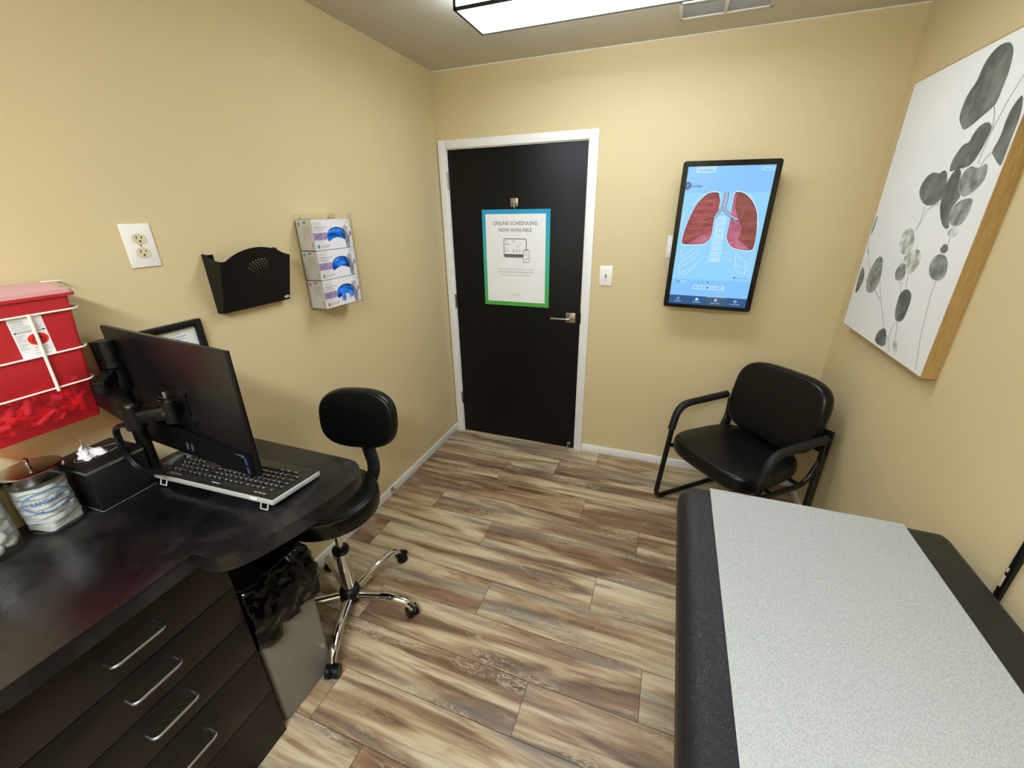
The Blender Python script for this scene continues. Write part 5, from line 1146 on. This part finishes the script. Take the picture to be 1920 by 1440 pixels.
# ================================================================== WASTE BIN AND LINER
def bin_():
    x0, x1, y0, y1 = .10, .430, -2.152, -1.924; h_ = .60
    t = tag(empty('waste_bin', ((x0+x1)/2, (y0+y1)/2, 0)), 'tall grey plastic waste bin between drawer cabinet and stool', 'bin'); GR = mat('grey_bin_plastic', '#7b786e', .38); w_, d_ = x1-x0, y1-y0
    def body(b):
        rings = []
        for z, k in ((0.002, 0), (.012, .004), (h_, .010)):
            rings.append([b.bm.verts.new((p[0], p[1], z)) for p in rounded(w_+k*.6, d_+k*.6, .022, 6)])
        b.bm.faces.new(rings[0][::-1]); n = len(rings[0])
        for z, k in ((h_, .004), (.02, -.004)): rings.append([b.bm.verts.new((p[0], p[1], z)) for p in rounded(w_+k, d_+k, .02, 6)])
        for A, C in zip(rings, rings[1:]):
            for q in range(n): b.bm.faces.new((A[q], A[(q+1) % n], C[(q+1) % n], C[q]))
        b.bm.faces.new(rings[-1])
    part('body', t, GR, body)
    # black liner folded over the rim
    from mathutils import noise
    LB_ = bpy.data.materials.new('shiny_black_liner'); LB_.use_nodes = True; nt = LB_.node_tree; q_ = nt.nodes['Principled BSDF']; q_.inputs['Base Color'].default_value = lin('#030304'); q_.inputs['Specular IOR Level'].default_value = .22; q_.inputs['Roughness'].default_value = .13
    tc = N(nt, 'ShaderNodeTexCoord'); nz = N(nt, 'ShaderNodeTexNoise', Scale=8.0, Detail=2.0, Distortion=.8); mxv = N(nt, 'ShaderNodeMixRGB'); mxv.inputs[0].default_value = .35; vz = N(nt, 'ShaderNodeTexVoronoi', Scale=7.0); u = N(nt, 'ShaderNodeBump', Strength=.35, Distance=.012); nt.links.new(tc.outputs['Object'], nz.inputs['Vector']); nt.links.new(tc.outputs['Object'], mxv.inputs[1]); nt.links.new(nz.outputs['Color'], mxv.inputs[2]); nt.links.new(mxv.outputs[0], vz.inputs['Vector']); nt.links.new(vz.outputs['Distance'], u.inputs['Height']); nt.links.new(u.outputs['Normal'], q_.inputs['Normal'])
    b = B(); nseg, nv = 128, 40; grid = []
    base = rounded(w_, d_, .03, 12); per = [Vector((*p, 0)) for p in base]; Ls = [0]
    for a, c in zip(per, per[1:]+per[:1]): Ls.append(Ls[-1]+(c-a).length)
    def atp(s):
        s = s % Ls[-1]
        for i in range(len(per)):
            if s <= Ls[i+1]: return per[i].lerp(per[(i+1) % len(per)], (s-Ls[i])/(Ls[i+1]-Ls[i]+1e-9))
    for i in range(nseg):
        p = atp(Ls[-1]*i/nseg); n_ = Vector((p.x/w_, p.y/d_, 0)).normalized() if True else p.normalized(); col_ = []
        front = max(0, p.x/(w_/2)); th = i/nseg*2*PI
        hem = .215 + .035*math.sin(th*2+.7) + .03*noise.noise(Vector((math.cos(th)*2, math.sin(th)*2, 5)))
        if p.x > w_/2-.04: hem += .045*(p.y < -.04) - .02*(p.y > .02)
        for j in range(nv):
            v = j/(nv-1)
            if v < .25: off = -.022+.01*v; z = h_-.16+v/.25*.17
            elif v < .35: k_ = (v-.25)/.1; off = -.018+.034*k_; z = h_+.010+.012*math.sin(k_*PI)
            else: k_ = (v-.35)/.65; off = .012+.022*math.sin(k_*PI*.9); z = h_+.010-k_*hem
            cr = noise.noise(Vector((math.cos(th)*6, math.sin(th)*6, z*16)))*.013 + (1-abs(noise.noise(Vector((math.cos(th)*13+3, math.sin(th)*13, z*20)))))*.011-.005 + noise.noise(Vector((math.cos(th)*30, math.sin(th)*30, z*34)))*.0015
            if v > .35:
                off += cr + .004
                off = max(off, .0075)
            else: off += min(0, cr)*.6
            q = p + n_*off; 
            if v > .35 and p.y < 0: q.y = max(q.y, -d_/2-.0105)       # squeezed against the cabinet side
            q.z = z + .008*noise.noise(Vector((math.cos(th)*5, math.sin(th)*5, 9)))*(1 if v > .25 else .3); col_.append(b.bm.verts.new(q))
        grid.append(col_)
    for i in range(nseg):
        for j in range(nv-1):
            f = b.bm.faces.new((grid[i][j], grid[(i+1) % nseg][j], grid[(i+1) % nseg][j+1], grid[i][j+1])); f.smooth = True
    o = b.build('bin_liner', LB_); o.location = t.location; tag(o, 'crumpled shiny black bin liner folded over the grey waste bin', 'bin liner')
bin_()

# ================================================================== EXAM TABLE
def exam_table():
    x0, x1, yf, yn, zt = 1.634, 2.362, -1.385, -3.25, .793; cx, cy = (x0+x1)/2, (yf+yn)/2; w_, l_ = x1-x0, yf-yn
    t = tag(empty('exam_table', (cx, cy, 0)), 'black vinyl padded exam table along the right wall under a paper sheet', 'exam table')
    def top(b):
        prof = []   # cross-section in x, z : rounded shoulder on the left
        r1 = .055
        for k in range(9): a = PI+PI/2*k/8*0; 
        sec = [(-w_/2+.03, zt-.105), (-w_/2+.008, zt-.098), (-w_/2, zt-.080)] + [(-w_/2+r1-r1*math.cos(q), zt-r1+r1*math.sin(q)) for q in [PI/2*k/8 for k in range(1, 9)]] + [(-w_/2+.16, zt+.002), (0, zt+.0025), (w_/2-.12, zt+.0015)] + [(w_/2-.022+.022*math.sin(q), zt-.022+.022*math.cos(q)) for q in [PI/2*k/5 for k in range(6)]] + [(w_/2, zt-.08), (w_/2-.01, zt-.105)]
        ys = [(-l_/2, .93, .02), (-l_/2+.01, .985, .006), (-l_/2+.04, 1, 0)] + [(-l_/2+.04+(l_-.08)*k/20, 1, 0) for k in range(1, 20)] + [(l_/2-.030, 1, 0), (l_/2-.010, .992, .004), (l_/2-.002, .982, .014), (l_/2, .975, .03)]
        rings = []
        for y, kx, dz in ys: rings.append([b.bm.verts.new((p[0]*kx, y, p[1]-dz*(1 if p[1] > zt-.05 else 0))) for p in sec])
        n = len(sec)
        for A, C in zip(rings, rings[1:]):
            for q in range(n):
                f = b.bm.faces.new((A[q], A[(q+1) % n], C[(q+1) % n], C[q])); f.smooth = True
        b.bm.faces.new(rings[0]); b.bm.faces.new(rings[-1][::-1])
    part('padded_top', t, PEBBLE, top)
    part('base_cabinet', t, mat('table_base_enamel', '#39362f', .4), lambda b: (b.box((.03, -.04, .375), (w_-.20, l_-.22, .62), bev=.01), b.box((.03, -.04, .035), (w_-.26, l_-.30, .07))))
    part('deck_plate', t, BLKMET, lambda b: b.box((0, 0, zt-.108+.0), (w_-.06, l_-.05, .02)))
    # paper
    px0, px1 = 1.7285, 2.2565; b = B(); from mathutils import noise
    nx, ny = 44, 150; g_ = []
    for j in range(ny+1):
        s_ = j/ny; row = []
        for i in range(nx+1):
            u = i/nx; x = px0+(px1-px0)*u
            y = yf-.004-(l_-.05)*s_; z = zt+.0038
            if s_ < .012: z -= (.012-s_)/.012*.012*0+0; 
            z += .0012*noise.noise(Vector((x*5, y*1.2, 0)))**2 + .0010*math.exp(-((u-.17)/.012)**2)*.8 + .0007*math.exp(-((u-.09)/.01)**2)
            row.append(b.bm.verts.new((x, y, z)))
        g_.append(row)
    # hanging lip over the far end
    lip = [[b.bm.verts.new((px0+(px1-px0)*i/nx, yf+.0035+.001*k, zt-.002-.016*k)) for i in range(nx+1)] for k in range(3)]
    rows = lip[::-1]+g_
    for A, C in zip(rows, rows[1:]):
        for i in range(nx): f = b.bm.faces.new((A[i], A[i+1], C[i+1], C[i])); f.smooth = True
    m = bpy.data.materials.new('crepe_exam_paper'); m.use_nodes = True; nt = m.node_tree; q_ = nt.nodes['Principled BSDF']; q_.inputs['Roughness'].default_value = .85
    tc = N(nt, 'ShaderNodeTexCoord'); n1 = N(nt, 'ShaderNodeTexNoise', Scale=270.0, Detail=3.0, Roughness=.6); r = N(nt, 'ShaderNodeValToRGB'); r.color_ramp.elements[0].position = .36; r.color_ramp.elements[0].color = lin('#9a9e9b'); r.color_ramp.elements[1].position = .60; r.color_ramp.elements[1].color = lin('#b1b4b1')
    mp = N(nt, 'ShaderNodeMapping'); mp.inputs['Scale'].default_value = (1.25, .8, 1); nt.links.new(tc.outputs['Object'], mp.inputs[0]); nt.links.new(mp.outputs[0], n1.inputs['Vector']); nt.links.new(n1.outputs['Fac'], r.inputs['Fac']); nt.links.new(r.outputs['Color'], q_.inputs['Base Color'])
    u = N(nt, 'ShaderNodeBump', Strength=.35, Distance=.0015); nt.links.new(n1.outputs['Fac'], u.inputs['Height']); nt.links.new(u.outputs['Normal'], q_.inputs['Normal'])
    o = b.build('exam_paper', m); tag(o, 'long strip of white crepe exam paper lying on the black exam table', 'paper sheet')
exam_table()
